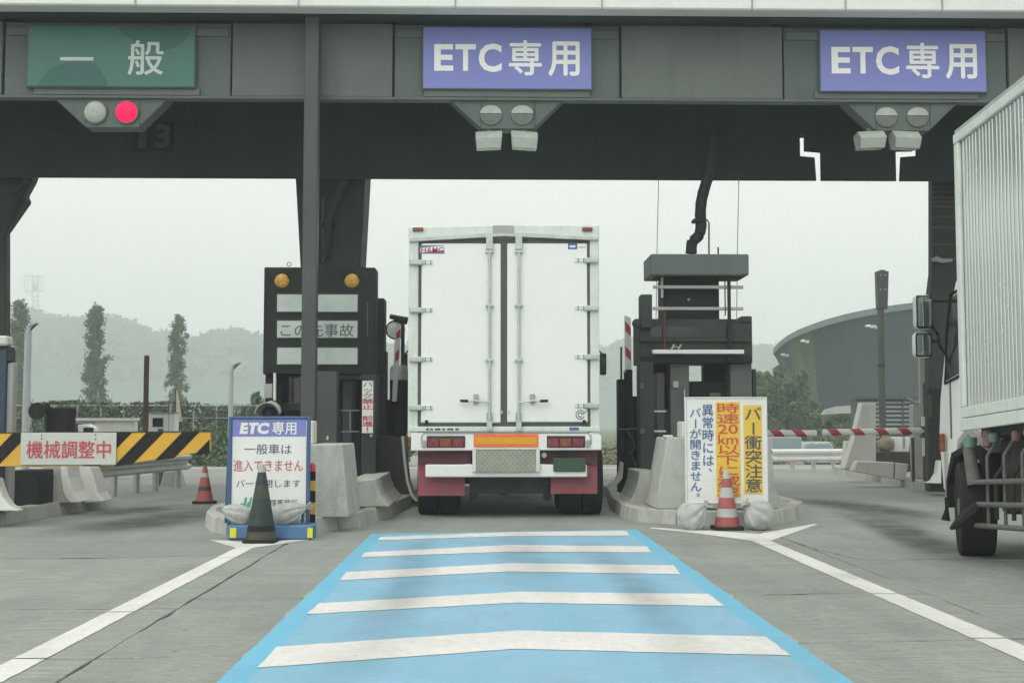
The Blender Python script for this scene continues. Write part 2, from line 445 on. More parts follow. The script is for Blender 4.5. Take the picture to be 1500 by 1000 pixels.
def road_mat():
    m = mat("road_concrete", (0.312, 0.342, 0.312), 0.85, var=0.10, scale=0.5, fine=0.22, fscale=70, bump=0.3, spec=0.25, world=True, rnd=0.05)
    n, l = m.node_tree.nodes, m.node_tree.links
    b = n["Principled BSDF"]
    prev = b.inputs["Base Color"].links[0].from_socket
    geo = n.new("ShaderNodeNewGeometry")
    def layer(kind, scale3, det, lo, hi, amt, colr):
        nonlocal prev
        mp = n.new("ShaderNodeMapping"); mp.inputs["Scale"].default_value = scale3
        l.new(geo.outputs["Position"], mp.inputs[0])
        if kind == 'n':
            t = n.new("ShaderNodeTexNoise"); t.inputs["Scale"].default_value = 1; t.inputs["Detail"].default_value = det
            t.inputs["Roughness"].default_value = 0.65
            o = t.outputs["Fac"]
        else:
            t = n.new("ShaderNodeTexVoronoi"); t.feature = 'F1'; t.inputs["Scale"].default_value = 1
            o = t.outputs["Distance"]
        l.new(mp.outputs[0], t.inputs[0])
        r = n.new("ShaderNodeMapRange")
        r.inputs[1].default_value, r.inputs[2].default_value, r.inputs[3].default_value, r.inputs[4].default_value = lo, hi, 0, amt
        l.new(o, r.inputs[0])
        q = n.new("ShaderNodeMix"); q.data_type = 'RGBA'
        l.new(r.outputs[0], q.inputs[0]); l.new(prev, q.inputs[6]); q.inputs[7].default_value = (*colr, 1)
        prev = q.outputs[2]
    layer('n', (1.7, 0.22, 1), 5, 0.45, 0.75, 0.65, (0.185, 0.20, 0.18))     # wheel-track grime along the lane
    layer('n', (0.35, 1.6, 1), 5, 0.48, 0.8, 0.5, (0.19, 0.20, 0.18))        # dark smears across
    layer('n', (0.45, 0.4, 1), 3, 0.5, 0.62, 0.22, (0.42, 0.45, 0.41))       # paler worn patches
    layer('n', (2.2, 26, 1), 4, 0.42, 0.7, 0.55, (0.205, 0.22, 0.20))        # tining across the lane
    layer('n', (9, 16, 1), 4, 0.48, 0.7, 0.5, (0.20, 0.215, 0.195))          # mottled aggregate
    layer('n', (22, 34, 1), 3, 0.55, 0.7, 0.45, (0.45, 0.47, 0.43))          # pale grit
    layer('v', (3.1, 3.1, 1), 0, 0.055, 0.03, 0.7, (0.10, 0.10, 0.09))        # oil spots
    l.new(prev, b.inputs["Base Color"])
    return m
K['road'] = road_mat()
K['joint'] = mat("joint_filler", (0.07, 0.072, 0.068), 0.9, var=0.3, scale=6, world=True)
K['farroad'] = mat("road_beyond", (0.30, 0.315, 0.29), 0.85, var=0.12, scale=0.3, fine=0.08, fscale=20, streak=0.4, sscale=(0.15, 1.2, 1), dirt=(0.20, 0.205, 0.19), world=True, spec=0.2)
K['grass'] = mat("rough_grass", (0.10, 0.125, 0.06), 0.9, var=0.3, scale=0.3, fine=0.25, fscale=6, world=True, spec=0.1)

# ---------------------------------------------------------------- lettering
_tc = {}
def glyphs(body, bold=0.0):
    key = (body, bold)
    if key not in _tc:
        cu = bpy.data.curves.new("txt", 'FONT')
        cu.body = body
        cu.size = 1.0
        cu.offset = bold
        cu.resolution_u = 3
        cu.fill_mode = 'FRONT'
        o = bpy.data.objects.new("txt", cu)
        col.objects.link(o)
        dg = bpy.context.evaluated_depsgraph_get()
        me = bpy.data.meshes.new_from_object(o.evaluated_get(dg))
        v = np.array([p.co[:] for p in me.vertices]).reshape(-1, 3)
        f = [tuple(p.vertices) for p in me.polygons]
        bpy.data.objects.remove(o)
        bpy.data.curves.remove(cu)
        bpy.data.meshes.remove(me)
        _tc[key] = (v, f)
    return _tc[key]
def put_text(mb, body, rect, y, bold=0.0, rot=False, slant=0.0, em=False):
    """glyph faces fitted into rect = (x0, x1, z0, z1), facing -Y at depth y; bold thickens strokes by stacked shifted layers"""
    latin = all(ord(ch) < 128 for ch in body)
    v, f = glyphs(body, bold if latin else 0.0)
    if len(v) == 0: return
    a, b = v[:, 0].copy(), v[:, 1].copy()
    if em:
        rv, _ = glyphs("国", 0.0)
        ax0, ax1, by0, by1 = rv[:,0].min(), rv[:,0].max(), rv[:,1].min(), rv[:,1].max()
        if rot:
            cx_, cy_ = (ax0+ax1)/2, (by0+by1)/2
            a, b = cx_ + (b - cy_), cy_ - (a - cx_)
    else:
        ax0, ax1, by0, by1 = a.min(), a.max(), b.min(), b.max()
    u = (a - ax0) / max(1e-6, ax1 - ax0); t = (b - by0) / max(1e-6, by1 - by0)
    u = u + slant * (t - 0.5)
    x0, x1, z0, z1 = rect
    shifts = [(0, 0)]
    if bold and not latin:
        e = bold * (z1 - z0)
        shifts = [(-e, 0), (e, 0), (0, -e), (0, e)]
    for k, (sx, sz) in enumerate(shifts):
        yy = y - 0.0004 * k
        mb.add([(x0 + (x1-x0)*uu + sx, yy, z0 + (z1-z0)*tt + sz) for uu, tt in zip(u, t)], f)
def prect(px0, py0, px1, py1, Y):
    pm, qm = (px0+px1)/2, (py0+py1)/2
    return (at(px0, qm, Y).x, at(px1, qm, Y).x, at(pm, py1, Y).z, at(pm, py0, Y).z)
def lettering(parent, mat_, items, y, name="lettering"):
    """items: (body, (px0,py0,px1,py1), bold, slant)"""
    for it in items:
        mb = MB()
        body, r = it[0], it[1]
        put_text(mb, body, prect(*r, y), y, it[2] if len(it) > 2 else 0.0, slant=it[3] if len(it) > 3 else 0.0)
        o = flat(name, mb, mat_, parent)
    return o
def vlettering(parent, mat_, cells, r, y, bold=0.02, pad=0.06, name="lettering"):
    """a column of cells top to bottom"""
    x0, x1, z0, z1 = prect(*r, y)
    n = len(cells)
    h = (z1 - z0) / n
    for i, c in enumerate(cells):
        if c in (' ', ''): continue
        mb = MB()
        zt = z1 - i * h
        rr = (x0, x1, zt - h * (1 - pad), zt - h * pad)
        if c in ('20', 'km'): put_text(mb, c, rr, y, bold)
        elif c == 'ー': put_text(mb, c, rr, y, bold, rot=True, em=True)
        elif c in ('、', '。'):
            w_, hh = x1 - x0, rr[3] - rr[2]
            put_text(mb, c, (x0 + 0.55*w_, x0 + 0.85*w_, zt - 0.45*hh, zt - 0.12*hh), y, bold)
        elif c == '！': put_text(mb, '!', (x0 + 0.4*(x1-x0), x0 + 0.6*(x1-x0), rr[2], rr[3]), y, bold)
        else: put_text(mb, c, rr, y, bold, em=True)
        flat("character", mb, mat_, parent)
def flat(name, mb, mat_, parent):
    """thin print, 1.5 mm thick, front at the given y"""
    me = bpy.data.meshes.new(name)
    o = bpy.data.objects.new(name, me)
    col.objects.link(o)
    o.parent = parent
    b = wloc(parent)
    me.from_pydata([(p[0]-b.x, p[1]-b.y, p[2]-b.z) for p in mb.v], [], mb.f)
    bm = bmesh.new(); bm.from_mesh(me)
    for fc in bm.faces:
        fc.normal_update()
        if fc.normal.y > 0: fc.normal_flip()
    bm.to_mesh(me); bm.free()
    me.materials.append(mat_)
    return o

# ================================================================ THE SETTING
# ---- terrain sheet
ys = [-40, 20, 34, 38, 42, 46, 50, 54, 60, 90, 200, 700, 1600]
mb = MB()
for i, y in enumerate(ys):
    mb.v += [(-900, y, gz(y) - 0.06), (900, y, gz(y) - 0.06)]
for i in range(len(ys) - 1):
    mb.f.append((2*i, 2*i+1, 2*i+3, 2*i+2))
struct(part("ground", mb, K['grass']))
# ---- road beyond the slabs
ys2 = [22.02, 34, 38, 42, 46, 50, 54, 60, 90]
mb = MB()
for y in ys2:
    mb.v += [(-40, y, gz(y) - 0.004), (60, y, gz(y) - 0.004)]
for i in range(len(ys2) - 1):
    mb.f.append((2*i, 2*i+1, 2*i+3, 2*i+2))
struct(part("road_beyond_gate", mb, K['farroad']))
# ---- concrete slabs of the toll plaza
road = struct(part("road", MB().box(-22, 24, -12, 22, -0.14, -0.022), K['joint'], origin=(0, 0, 0)))
def joints(xa, xb, pairs):
    """slabs between two longitudinal joints; pairs = (y at xa, y at xb) of each transverse joint"""
    gx, gy = 0.008, 0.016
    ps = [(-12, -12)] + pairs + [(22.02, 22.02)]
    for (a0, b0), (a1, b1) in zip(ps[:-1], ps[1:]):
        poly = [(xa+gx, a0+gy), (xb-gx, b0+gy), (xb-gx, b1-gy), (xa+gx, a1-gy)]
        rough = []
        for (x0, y0), (x1, y1) in zip(poly, poly[1:] + poly[:1]):
            n = max(1, int(math.hypot(x1-x0, y1-y0) / 0.22))
            for i in range(n):
                jx, jy = (random.gauss(0, 0.005), random.gauss(0, 0.007)) if i else (0, 0)
                rough.append((x0 + (x1-x0)*i/n + jx, y0 + (y1-y0)*i/n + jy))
        part("concrete_slab", MB().prism(rough, 'z', -0.10, 0.0), K['road'], road, bevel=0.004)
joints(-22, -12.8, [(-6, -6), (0, 0), (5, 5), (10, 10), (16, 16)])
joints(-12.8, -7.4, [(-7, -7), (-2, -2), (3.4, 3.4), (8.6, 8.6), (13.6, 13.6), (18, 18)])
J1 = [(-6, -6), (-1, -1), (3.2, 3.2), (6.40, 6.42), (7.92, 7.98), (11.05, 11.15), (15.8, 15.8), (19.6, 19.6)]
JM = [(-6, -6), (-1, -1), (3.2, 3.4), (6.42, 6.92), (8.55, 8.72), (12.05, 12.2), (16.4, 16.4), (19.8, 19.8)]
JR = [(-6, -6), (-1, -1), (3.4, 3.6), (6.95, 7.08), (10.75, 10.85), (14.5, 14.6), (18.4, 18.4)]
joints(-7.4, -2.0, J1)
joints(-2.0, 3.12, JM)
joints(3.12, 8.4, JR)
joints(8.4, 15.5, [(-4, -4), (2, 2), (8, 8), (13, 13), (18, 18)])
joints(15.5, 24, [(-4, -4), (2, 2), (8, 8), (13, 13), (18, 18)])

# ---- road paint
def ragged(p):
    out = []
    for (x0, y0), (x1, y1) in zip(p, p[1:] + p[:1]):
        n = max(1, int(math.hypot(x1-x0, y1-y0) / 0.06))
        for i in range(n):
            j = 0.0022 if i else 0
            out.append((x0 + (x1-x0)*i/n + random.gauss(0, 1)*j, y0 + (y1-y0)*i/n + random.gauss(0, 1)*j*1.6))
    return out
def sheet(name, polys, m, z):
    mb = MB()
    for p in polys:
        p = ragged(p)
        mb.add([(a, b, z) for a, b in p], [tuple(range(len(p)))])
    return part(name, mb, m, None, origin=(polys[0][0][0], polys[0][0][1], 0), weld=False)
def gp(*pts): return [(G(*p).x, G(*p).y) for p in pts]
BX0, BX1, BXI0, BXI1 = -1.245, 1.70, -1.10, 1.56
YF0, YF1 = 13.46, 13.95
struct(sheet("blue_lane_marking", [[(BX0, -6), (BX1, -6), (BX1, YF1), (BX0, YF0)]], K['pblue'], 0.004))
struct(sheet("blue_lane_field", [[(BXI0, -6), (BXI1, -6), (BXI1, 13.7), (BXI0, 13.2)]], K['pblue2'], 0.0065))
FR = mat("old_paint_residue", (0.36, 0.365, 0.30), 0.85, var=0.25, scale=6, world=True)
for x0, wd in ((BX1, 0.03), (BX0, -0.02)):           # traces of an older, wider coat along the blue edges
    yy = 3.0
    while yy < 13.4:
        ln = random.uniform(0.15, 0.7)
        if random.random() < 0.4:
            pts = [(x0 - wd, yy), (x0 + wd*random.uniform(0.3, 1), yy + ln*0.15), (x0 + wd*random.uniform(0.4, 1.2), yy + ln*0.5), (x0 + wd*random.uniform(0.2, 1), yy + ln*0.85), (x0 - wd, yy + ln)]
            struct(sheet("old_paint_trace", [pts], FR, 0.0022))
        yy += ln
bars = [[(553,792),(558,787),(747,780),(917,778),(922,785),(747,786)],
        [(528,817),(535,810),(743,799),(947,801),(954,810),(743,809)],
        [(497,851),(507,839),(747,826),(987,829),(997,842),(747,838)],
        [(450,901),(467,885),(757,868),(1038,871),(1061,889),(757,884)],
        [(377,980),(405,949),(757,925),(1121,934),(1159,962),(757,952)]]
for k, b in enumerate(bars):
    struct(sheet("white_bar_marking", [gp(*b)], K['pwhite'], 0.0095))
for dy in (4.25, 2.6, 0.95):
    struct(sheet("white_bar_marking", [[(-1.10, dy), (-1.10, dy+0.45), (0.17, dy+0.85), (1.56, dy+0.65), (1.56, dy+0.18), (0.17, dy+0.38)]], K['pwhite'], 0.0095))
def lane_line(x0, x1, y0, y1, cuts):
    polys, a = [], y0
    for c in sorted(cuts):
        if a < c < y1:
            polys.append([(x0, a), (x1, a), (x1, c - 0.012), (x0, c - 0.012)])
            a = c + 0.012
    polys.append([(x0, a), (x1, a), (x1, y1), (x0, y1)])
    return polys
lp = lane_line(-2.41, -2.245, -6, 12.0, [-1, 3.2, 6.415, 7.97, 11.13])
lp += [[(-2.41, 12.0), (-2.245, 12.0)] + gp((468, 788.5), (455, 787.5), (374, 795.5), (330, 791.5), (306, 790.5))]
struct(sheet("white_lane_line", lp, K['pwhite'], 0.004))
rp = lane_line(2.715, 2.905, -6, 12.6, [-1, 3.38, 6.9, 8.7, 12.18])
rp += [[(2.715, 12.6), (2.905, 12.6)] + gp((1199, 767.5), (1192, 767), (1112, 782), (1060, 778.5), (990, 774.5), (955, 772.5), (952, 774), (1015, 780.5))]
struct(sheet("white_lane_line", rp, K['pwhite'], 0.004))
struct(sheet("white_edge_line", [[(-30, 33.0), (10, 33.0), (10, 33.35), (-30, 33.35)]], K['pwhite'], 0.002))

# ---- dark curved smears across the outer lanes
def smear_mat():
    m = bpy.data.materials.new("dark_smear")
    m.use_nodes = True
    n, l = m.node_tree.nodes, m.node_tree.links
    b = n["Principled BSDF"]
    b.inputs["Base Color"].default_value = (0.09, 0.095, 0.088, 1)
    b.inputs["Roughness"].default_value = 0.85
    tc = n.new("ShaderNodeTexCoord")
    sx = n.new("ShaderNodeSeparateXYZ")
    l.new(tc.outputs["UV"], sx.inputs[0])
    geo = n.new("ShaderNodeNewGeometry")
    t = n.new("ShaderNodeTexNoise"); t.inputs["Scale"].default_value = 2.2; t.inputs["Detail"].default_value = 5
    l.new(geo.outputs["Position"], t.inputs[0])
    def tri(o):                       # fades out towards both borders of the strip
        q = n.new("ShaderNodeMath"); q.operation = 'PINGPONG'; q.inputs[1].default_value = 0.5
        l.new(o, q.inputs[0])
        r = n.new("ShaderNodeMapRange"); r.interpolation_type = 'SMOOTHSTEP'
        r.inputs[1].default_value, r.inputs[2].default_value, r.inputs[3].default_value, r.inputs[4].default_value = 0, 0.45, 0, 1
        l.new(q.outputs[0], r.inputs[0])
        return r.outputs[0]
    def mul(a, c):
        q = n.new("ShaderNodeMath"); q.operation = 'MULTIPLY'
        l.new(a, q.inputs[0])
        if isinstance(c, float): q.inputs[1].default_value = c
        else: l.new(c, q.inputs[1])
        return q.outputs[0]
    k = mul(mul(mul(tri(sx.outputs[0]), tri(sx.outputs[1])), t.outputs["Fac"]), 1.25)
    l.new(k, b.inputs["Alpha"])
    return m
SM = smear_mat()
def smear(pts, wid):
    P = [Vector((G(*p).x, G(*p).y)) for p in pts]
    P2 = []
    for a, b in zip(P[:-1], P[1:]):
        for i in range(4): P2.append(a.lerp(b, i/4))
    P2.append(P[-1])
    mb = MB(); uv = []
    for i, p in enumerate(P2):
        t = (P2[min(i+1, len(P2)-1)] - P2[max(i-1, 0)]).normalized()
        nn = Vector((-t.y, t.x)) * wid / 2
        mb.v += [(p.x+nn.x, p.y+nn.y, 0.0025), (p.x-nn.x, p.y-nn.y, 0.0025)]
    for i in range(len(P2) - 1): mb.f.append((2*i, 2*i+1, 2*i+3, 2*i+2))
    o = struct(part("dark_smear", mb, SM, None, weld=False))
    ul = o.data.uv_layers.new(name="UVMap")
    for lp_ in o.data.loops:
        i = lp_.vertex_index
        ul.data[lp_.index].uv = ((i // 2) / (len(P2) - 1), float(i % 2))
    return o
smear([(60, 790), (150, 775), (230, 762), (300, 748), (360, 735)], 1.6)
smear([(120, 760), (200, 748), (290, 736)], 1.2)
smear([(1130, 728), (1190, 733), (1260, 742), (1330, 755), (1400, 775)], 1.5)
smear([(1230, 745), (1290, 765), (1370, 800), (1470, 850)], 0.9)

# oil-drip line down the middle of the blue lane, worn wheel tracks either side
SM2 = SM.copy(); SM2.name = "oil_track"
for nd in SM2.node_tree.nodes:
    if nd.type == 'MATH' and nd.operation == 'MULTIPLY' and not nd.inputs[1].is_linked: nd.inputs[1].default_value = 0.30
def track(x, y0, y1, wid, m):
    o = smear([(738, 900), (738, 860)], wid)
    o.data.materials[0] = m
    n = len(o.data.vertices) // 2
    for i in range(n):
        yy = y0 + (y1 - y0) * i / (n - 1)
        xx = x + 0.06 * math.sin(yy * 0.9)
        o.data.vertices[2*i].co = (xx - wid/2, yy, 0.012)
        o.data.vertices[2*i+1].co = (xx + wid/2, yy, 0.012)
    o.name = "oil_track"
track(0.36, 8.0, 15.0, 0.7, SM2)
track(-0.62, 4.0, 14.5, 0.55, SM2)
track(1.05, 4.5, 14.5, 0.5, SM2)
# hairline cracks in the slabs
def crack(pts, wid=0.012):
    P = [Vector((G(*p).x, G(*p).y)) for p in pts]
    Q = []
    for a, b in zip(P[:-1], P[1:]):
        n = max(2, int((b - a).length / 0.07))
        for i in range(n):
            Q.append(a.lerp(b, i/n) + Vector((random.gauss(0, 0.006), random.gauss(0, 0.009))))
    Q.append(P[-1])
    mb = MB()
    for i, p in enumerate(Q):
        t = (Q[min(i+1, len(Q)-1)] - Q[max(i-1, 0)]).normalized()
        nn = Vector((-t.y, t.x)) * wid * 0.75 * random.uniform(0.15, 1.0) * (0.3 if i in (0, len(Q)-1) else 1) / 2
        mb.v += [(p.x+nn.x, p.y+nn.y, 0.0012), (p.x-nn.x, p.y-nn.y, 0.0012)]
    for i in range(len(Q) - 1): mb.f.append((2*i, 2*i+1, 2*i+3, 2*i+2))
    struct(part("road_crack", mb, K['joint'], None, weld=False))
crack([(1102, 776), (1150, 789), (1200, 805), (1262, 820)], 0.03)
crack([(1262, 820), (1380, 819), (1500, 817)], 0.03)
crack([(1110, 872), (1180, 869), (1235, 868)], 0.025)
crack([(0, 818), (140, 817), (300, 813)], 0.03)
crack([(0, 893), (120, 892), (270, 891)], 0.022)
crack([(250, 893), (330, 889), (380, 887)], 0.012)
crack([(0, 924), (60, 922), (110, 923)], 0.012)
crack([(230, 846), (300, 844), (350, 845)], 0.014)
crack([(960, 798), (1030, 797), (1090, 795)], 0.02)

# ---- traffic islands with kerb stones
def resample(pts, L):
    out = [Vector(pts[0])]
    for a, b in zip(pts[:-1], pts[1:]):
        a, b = Vector(a), Vector(b)
        n = max(1, round((b - a).length / L))
        for i in range(1, n + 1): out.append(a.lerp(b, i / n))
    return out
def island(pts, h=0.17, kw=0.17, L=0.62):
    """pts counter-clockwise outline in metres"""
    cen = sum((Vector(p) for p in pts), Vector((0, 0))) / len(pts)
    ring = resample(list(pts) + [pts[0]], L)[:-1]
    n = len(ring)
    nor = []
    for i in range(n):
        t = (ring[(i+1) % n] - ring[i-1]).normalized()
        nor.append(Vector((-t.y, t.x)))
    inner = [p + q * kw for p, q in zip(ring, nor)]
    isl = struct(part("traffic_island", MB().prism([(p.x, p.y) for p in inner], 'z', -0.02, h - 0.012), K['isl'], None, origin=(cen.x, cen.y, 0)))
    for i in range(n):
        j = (i + 1) % n
        o0, o1, i0, i1 = ring[i], ring[j], inner[i], inner[j]
        g = 0.006 / max(0.05, (o1 - o0).length)
        a, b = o0.lerp(o1, g), o1.lerp(o0, g)
        c, d = i1.lerp(i0, g), i0.lerp(i1, g)
        m = MB()
        sl = 0.025
        aa, bb = a + nor[i] * sl, b + nor[j] * sl
        hh = h + random.uniform(-0.006, 0.006)
        m.add([(a.x,a.y,-0.02),(b.x,b.y,-0.02),(c.x,c.y,-0.02),(d.x,d.y,-0.02),(aa.x,aa.y,hh),(bb.x,bb.y,hh),(c.x,c.y,hh),(d.x,d.y,hh)],
              [(0,3,2,1),(4,5,6,7),(0,1,5,4),(1,2,6,5),(2,3,7,6),(3,0,4,7)])
        part("kerb_stone", m, K['kerb'], isl, bevel=0.012)
    return isl
islL = island(gp((299,770),(308,778),(330,783),(400,784),(463,781),(527,771),(575,757),(603,742),(612,733)) + [(-1.06, 28), (-3.45, 28), (-3.45, 15.5)])
islR = island(gp((908,757),(931,764),(990,768),(1060,770),(1130,769),(1166,762),(1178,752)) + [(4.28, 28), (1.93, 28), (1.93, 19.8)] + gp((893,745)))
islFR = island([(7.62, 15.0), (9.9, 15.0), (10.2, 29.2), (9.6, 30.2), (8.55, 30.2)] + gp((1222,693.5), (1300,708), (1385,725)))
islFL = island(gp((0,769),(100,752),(148,744),(155,740),(150,736)) + [(-6.4, 19.0), (-8.2, 18.4), (-8.2, 9.5), (-5.9, 9.5)])

# ================================================================ THE TOLL GATE CANOPY
YF = 17.0
can = thing("toll_gate_canopy", (0.3, 19, 0), "wide dark toll gate canopy spanning all the lanes on thick piers", "toll gate")
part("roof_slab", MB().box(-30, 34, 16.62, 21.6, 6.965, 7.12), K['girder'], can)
ez = Z(12, 16.35)
part("eave", MB().prism([(16.35, ez), (16.62, ez - 0.015), (16.62, ez + 0.55), (16.40, ez + 0.62)], 'x', -30, 34), K['eave'], can, bevel=0.02)
for px in (185, 430, 665, 885, 1110, 1250, 1395):   # drip joints in the eave
    x = X(px, 16.33)
    part("eave_joint", MB().box(x-0.012, x+0.012, 16.338, 16.38, ez - 0.008, ez + 0.5), K['grey2'], can)
part("eave_gutter", MB().box(-30, 34, 16.66, 16.92, ez - 0.012, ez + 0.02), K['girder'], can)
zb, zt = Z(143, YF, 750), ez - 0.02
edges = [(-750, 'p'), (-593, 's'), (-252, 'p'), (-10, 's'), (331, 'p'), (573, 's'), (912, 'p'), (1155, 's'), (1490, 'p'), (1733, 's'), (2070, 'p'), (2300, '')]
for (a, kd), (b, _) in zip(edges[:-1], edges[1:]):
    x0, x1 = X(a, YF) + 0.014, X(b, YF) - 0.014
    if kd == 'p':
        part("fascia_panel", MB().box(x0, x1, YF, YF + 0.08, zb, zt), K['fascia'], can, bevel=0.006)
    else:
        part("fascia_panel", MB().box(x0, x1, YF + 0.03, YF + 0.1, zb, zt), K['fascia2'], can, bevel=0.006)
        # raised rail above the sign
        part("sign_rail", MB().box(x0 + 0.03, x1 - 0.03, YF - 0.005, YF + 0.028, zt - 0.19, zt - 0.08), K['fascia'], can, bevel=0.004)
        xs0, xs1 = x0 + 0.42, x1 - 0.42
        part("sign_rail", MB().box(xs0, xs1, YF - 0.006, YF + 0.028, zb + 0.005, zb + 0.105), K['fascia'], can, bevel=0.004)
part("fascia_backing", MB().box(-30, 34, YF + 0.12, YF + 0.2, zb + 0.03, zt + 0.02), K['girder'], can)
part("bottom_trim", MB().box(-30, 34, YF - 0.02, YF + 0.16, zb - 0.045, zb - 0.004), K['fascia2'], can, bevel=0.006)
# girder behind the fascia, with stepped slots near the right-hand sign
YG = 19.5
zg0 = Z(263, YG)
zg1 = Z(193, YG)
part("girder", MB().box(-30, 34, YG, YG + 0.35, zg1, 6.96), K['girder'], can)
def gx(px): return X(px, YG)
def gzz(py): return Z(py, YG, 1250)
zm = gzz(226)
part("girder_panel", MB().prism([(-30, zg0), (gx(1201.5), zg0), (gx(1199.5), gzz(231)), (gx(1178), gzz(229)), (gx(1178), zg1 - 0.001), (-30, zg1 - 0.001)], 'y', YG + 0.003, YG + 0.028), K['girder'], can)
part("girder_panel", MB().prism([(gx(1208), zg0), (gx(1320), zg0), (gx(1320), gzz(222)), (gx(1344.5), gzz(221.5)), (gx(1345), zg1 - 0.001), (gx(1184), zg1 - 0.001), (gx(1184), gzz(222)), (gx(1208), gzz(224))], 'y', YG + 0.003, YG + 0.028), K['girder'], can)
part("girder_panel", MB().prism([(gx(1324.5), zg0), (34, zg0), (34, zg1 - 0.001), (gx(1350), zg1 - 0.001), (gx(1350), gzz(228)), (gx(1327), gzz(230))], 'y', YG + 0.003, YG + 0.028), K['girder'], can)
# ribs under the soffit
for xx in np.arange(-9.5, 14, 2.74):
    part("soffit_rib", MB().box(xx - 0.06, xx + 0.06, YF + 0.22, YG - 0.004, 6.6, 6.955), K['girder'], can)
# piers
YP = 20.0
p = part("pier", MB().pprism([(432,245),(536,245),(528,390),(524,745),(444,745),(440,390)], YP, 0.9), K['pier'], can, bevel=0.02)
part("brace", MB().tube([at(530,215,YP-0.06), at(500,265,YP-0.1), at(481,320,YP-0.12), at(478,362,YP-0.12), at(474,380,YP-0.1)], [0.19,0.13,0.075,0.06,0.05], 8), K['girder'], p, smooth=True)
part("conduit", MB().tube([at(474,290,YP-0.03), at(473,330,YP-0.04), at(474,385,YP-0.03)], 0.022, 6), K['grey'], p, smooth=True)
part("conduit", MB().tube([at(463.5,255,YP-0.03), at(464,400,YP-0.03)], 0.02, 6), K['grey2'], p, smooth=True)
part("clamp", MB().pbox(470,327,492,334,YP-0.07,0.06), K['dark'], p)
p = part("pier", MB().pprism([(-65,245),(54,245),(48,264),(36,286),(40,294),(8,340),(8,745),(-65,745)], YP, 0.22), K['pier'], can, bevel=0.02)
part("brace", MB().tube([at(38,262,YP-0.05), at(20,292,YP-0.08), at(4,345,YP-0.08)], [0.10,0.075,0.06], 8), K['girder'], p, smooth=True)
p = part("pier", MB().pprism([(1366,250),(1470,250),(1470,720),(1361,720),(1361,440),(1366,400)], YP + 0.4, 0.22), K['pier'], can, bevel=0.02)
for k, py in enumerate((272, 279, 288, 294, 301, 316, 332, 356, 378)):
    part("pier_band", MB().pbox(1364.5 if k < 7 else 1366, py, 1440, py + 3, YP + 0.37, 0.03), K['post'], p, bevel=0.003)
# slim front post that passes in front of the fascia
p = part("front_post", MB().box(X(440, 16.7), X(461.5, 16.7), 16.7, 16.9, 0.158, ez - 0.016), K['post'], can, bevel=0.012)

# ---- lane signs on the fascia
def sign_text(px0, px1, dy):
    return
def lane_sign(px0, py0, px1, py1, face, label):
    s = thing("lane_sign", (X((px0+px1)/2, YF - 0.06), YF - 0.06, Z(py1, YF)), label, "sign", "lane signs on the canopy")
    part("frame", MB().pbox(px0-2, py0-2, px1+2, py1+2, YF - 0.045, 0.05), K['fascia2'], s, bevel=0.006)
    part("face", MB().pbox(px0, py0, px1, py1, YF - 0.06, 0.03), face, s, bevel=0.004)
    return s
YT = YF - 0.064
s = lane_sign(41, 39, 285, 127, K['green'], "dull green lane sign with pale characters above the red signal")
fe = MB(); fe.pprism([(55,126),(60,115),(75,101),(95,92),(130,90),(145,100),(155,115),(158,126)], YF - 0.0625, 0.002)
part("worn_patch", fe, K['green2'], s)
fe = MB(); fe.pprism([(172,40),(183,53),(200,62),(212,70),(240,75),(262,68),(275,55),(280,40)], YF - 0.0625, 0.002)
part("worn_patch", fe, K['green2'], s)
lettering(s, K['letg'], [("一", (88,84,137,89), 0.0), ("般", (188,60,239,110), 0.012)], YT - 0.002)
for px0, px1, dy, lab in ((620, 866, 0, "purple lane sign straight above the white truck ahead"), (1202, 1444, 4, "purple lane sign above the right-hand lane, beside the silver truck")):
    s = lane_sign(px0, 41 + dy, px1, 130 + dy, K['purple'], lab)
    o = px0
    lettering(s, K['signlit'], [("E", (o+16,65+dy,o+44,104+dy), 0.03), ("T", (o+47,65+dy,o+77,104+dy), 0.03), ("C", (o+81,64+dy,o+115,106+dy), 0.03),
                              ("専", (o+126,60+dy,o+173,110+dy), 0.018), ("用", (o+184,62+dy,o+228,111+dy), 0.022)], YT)
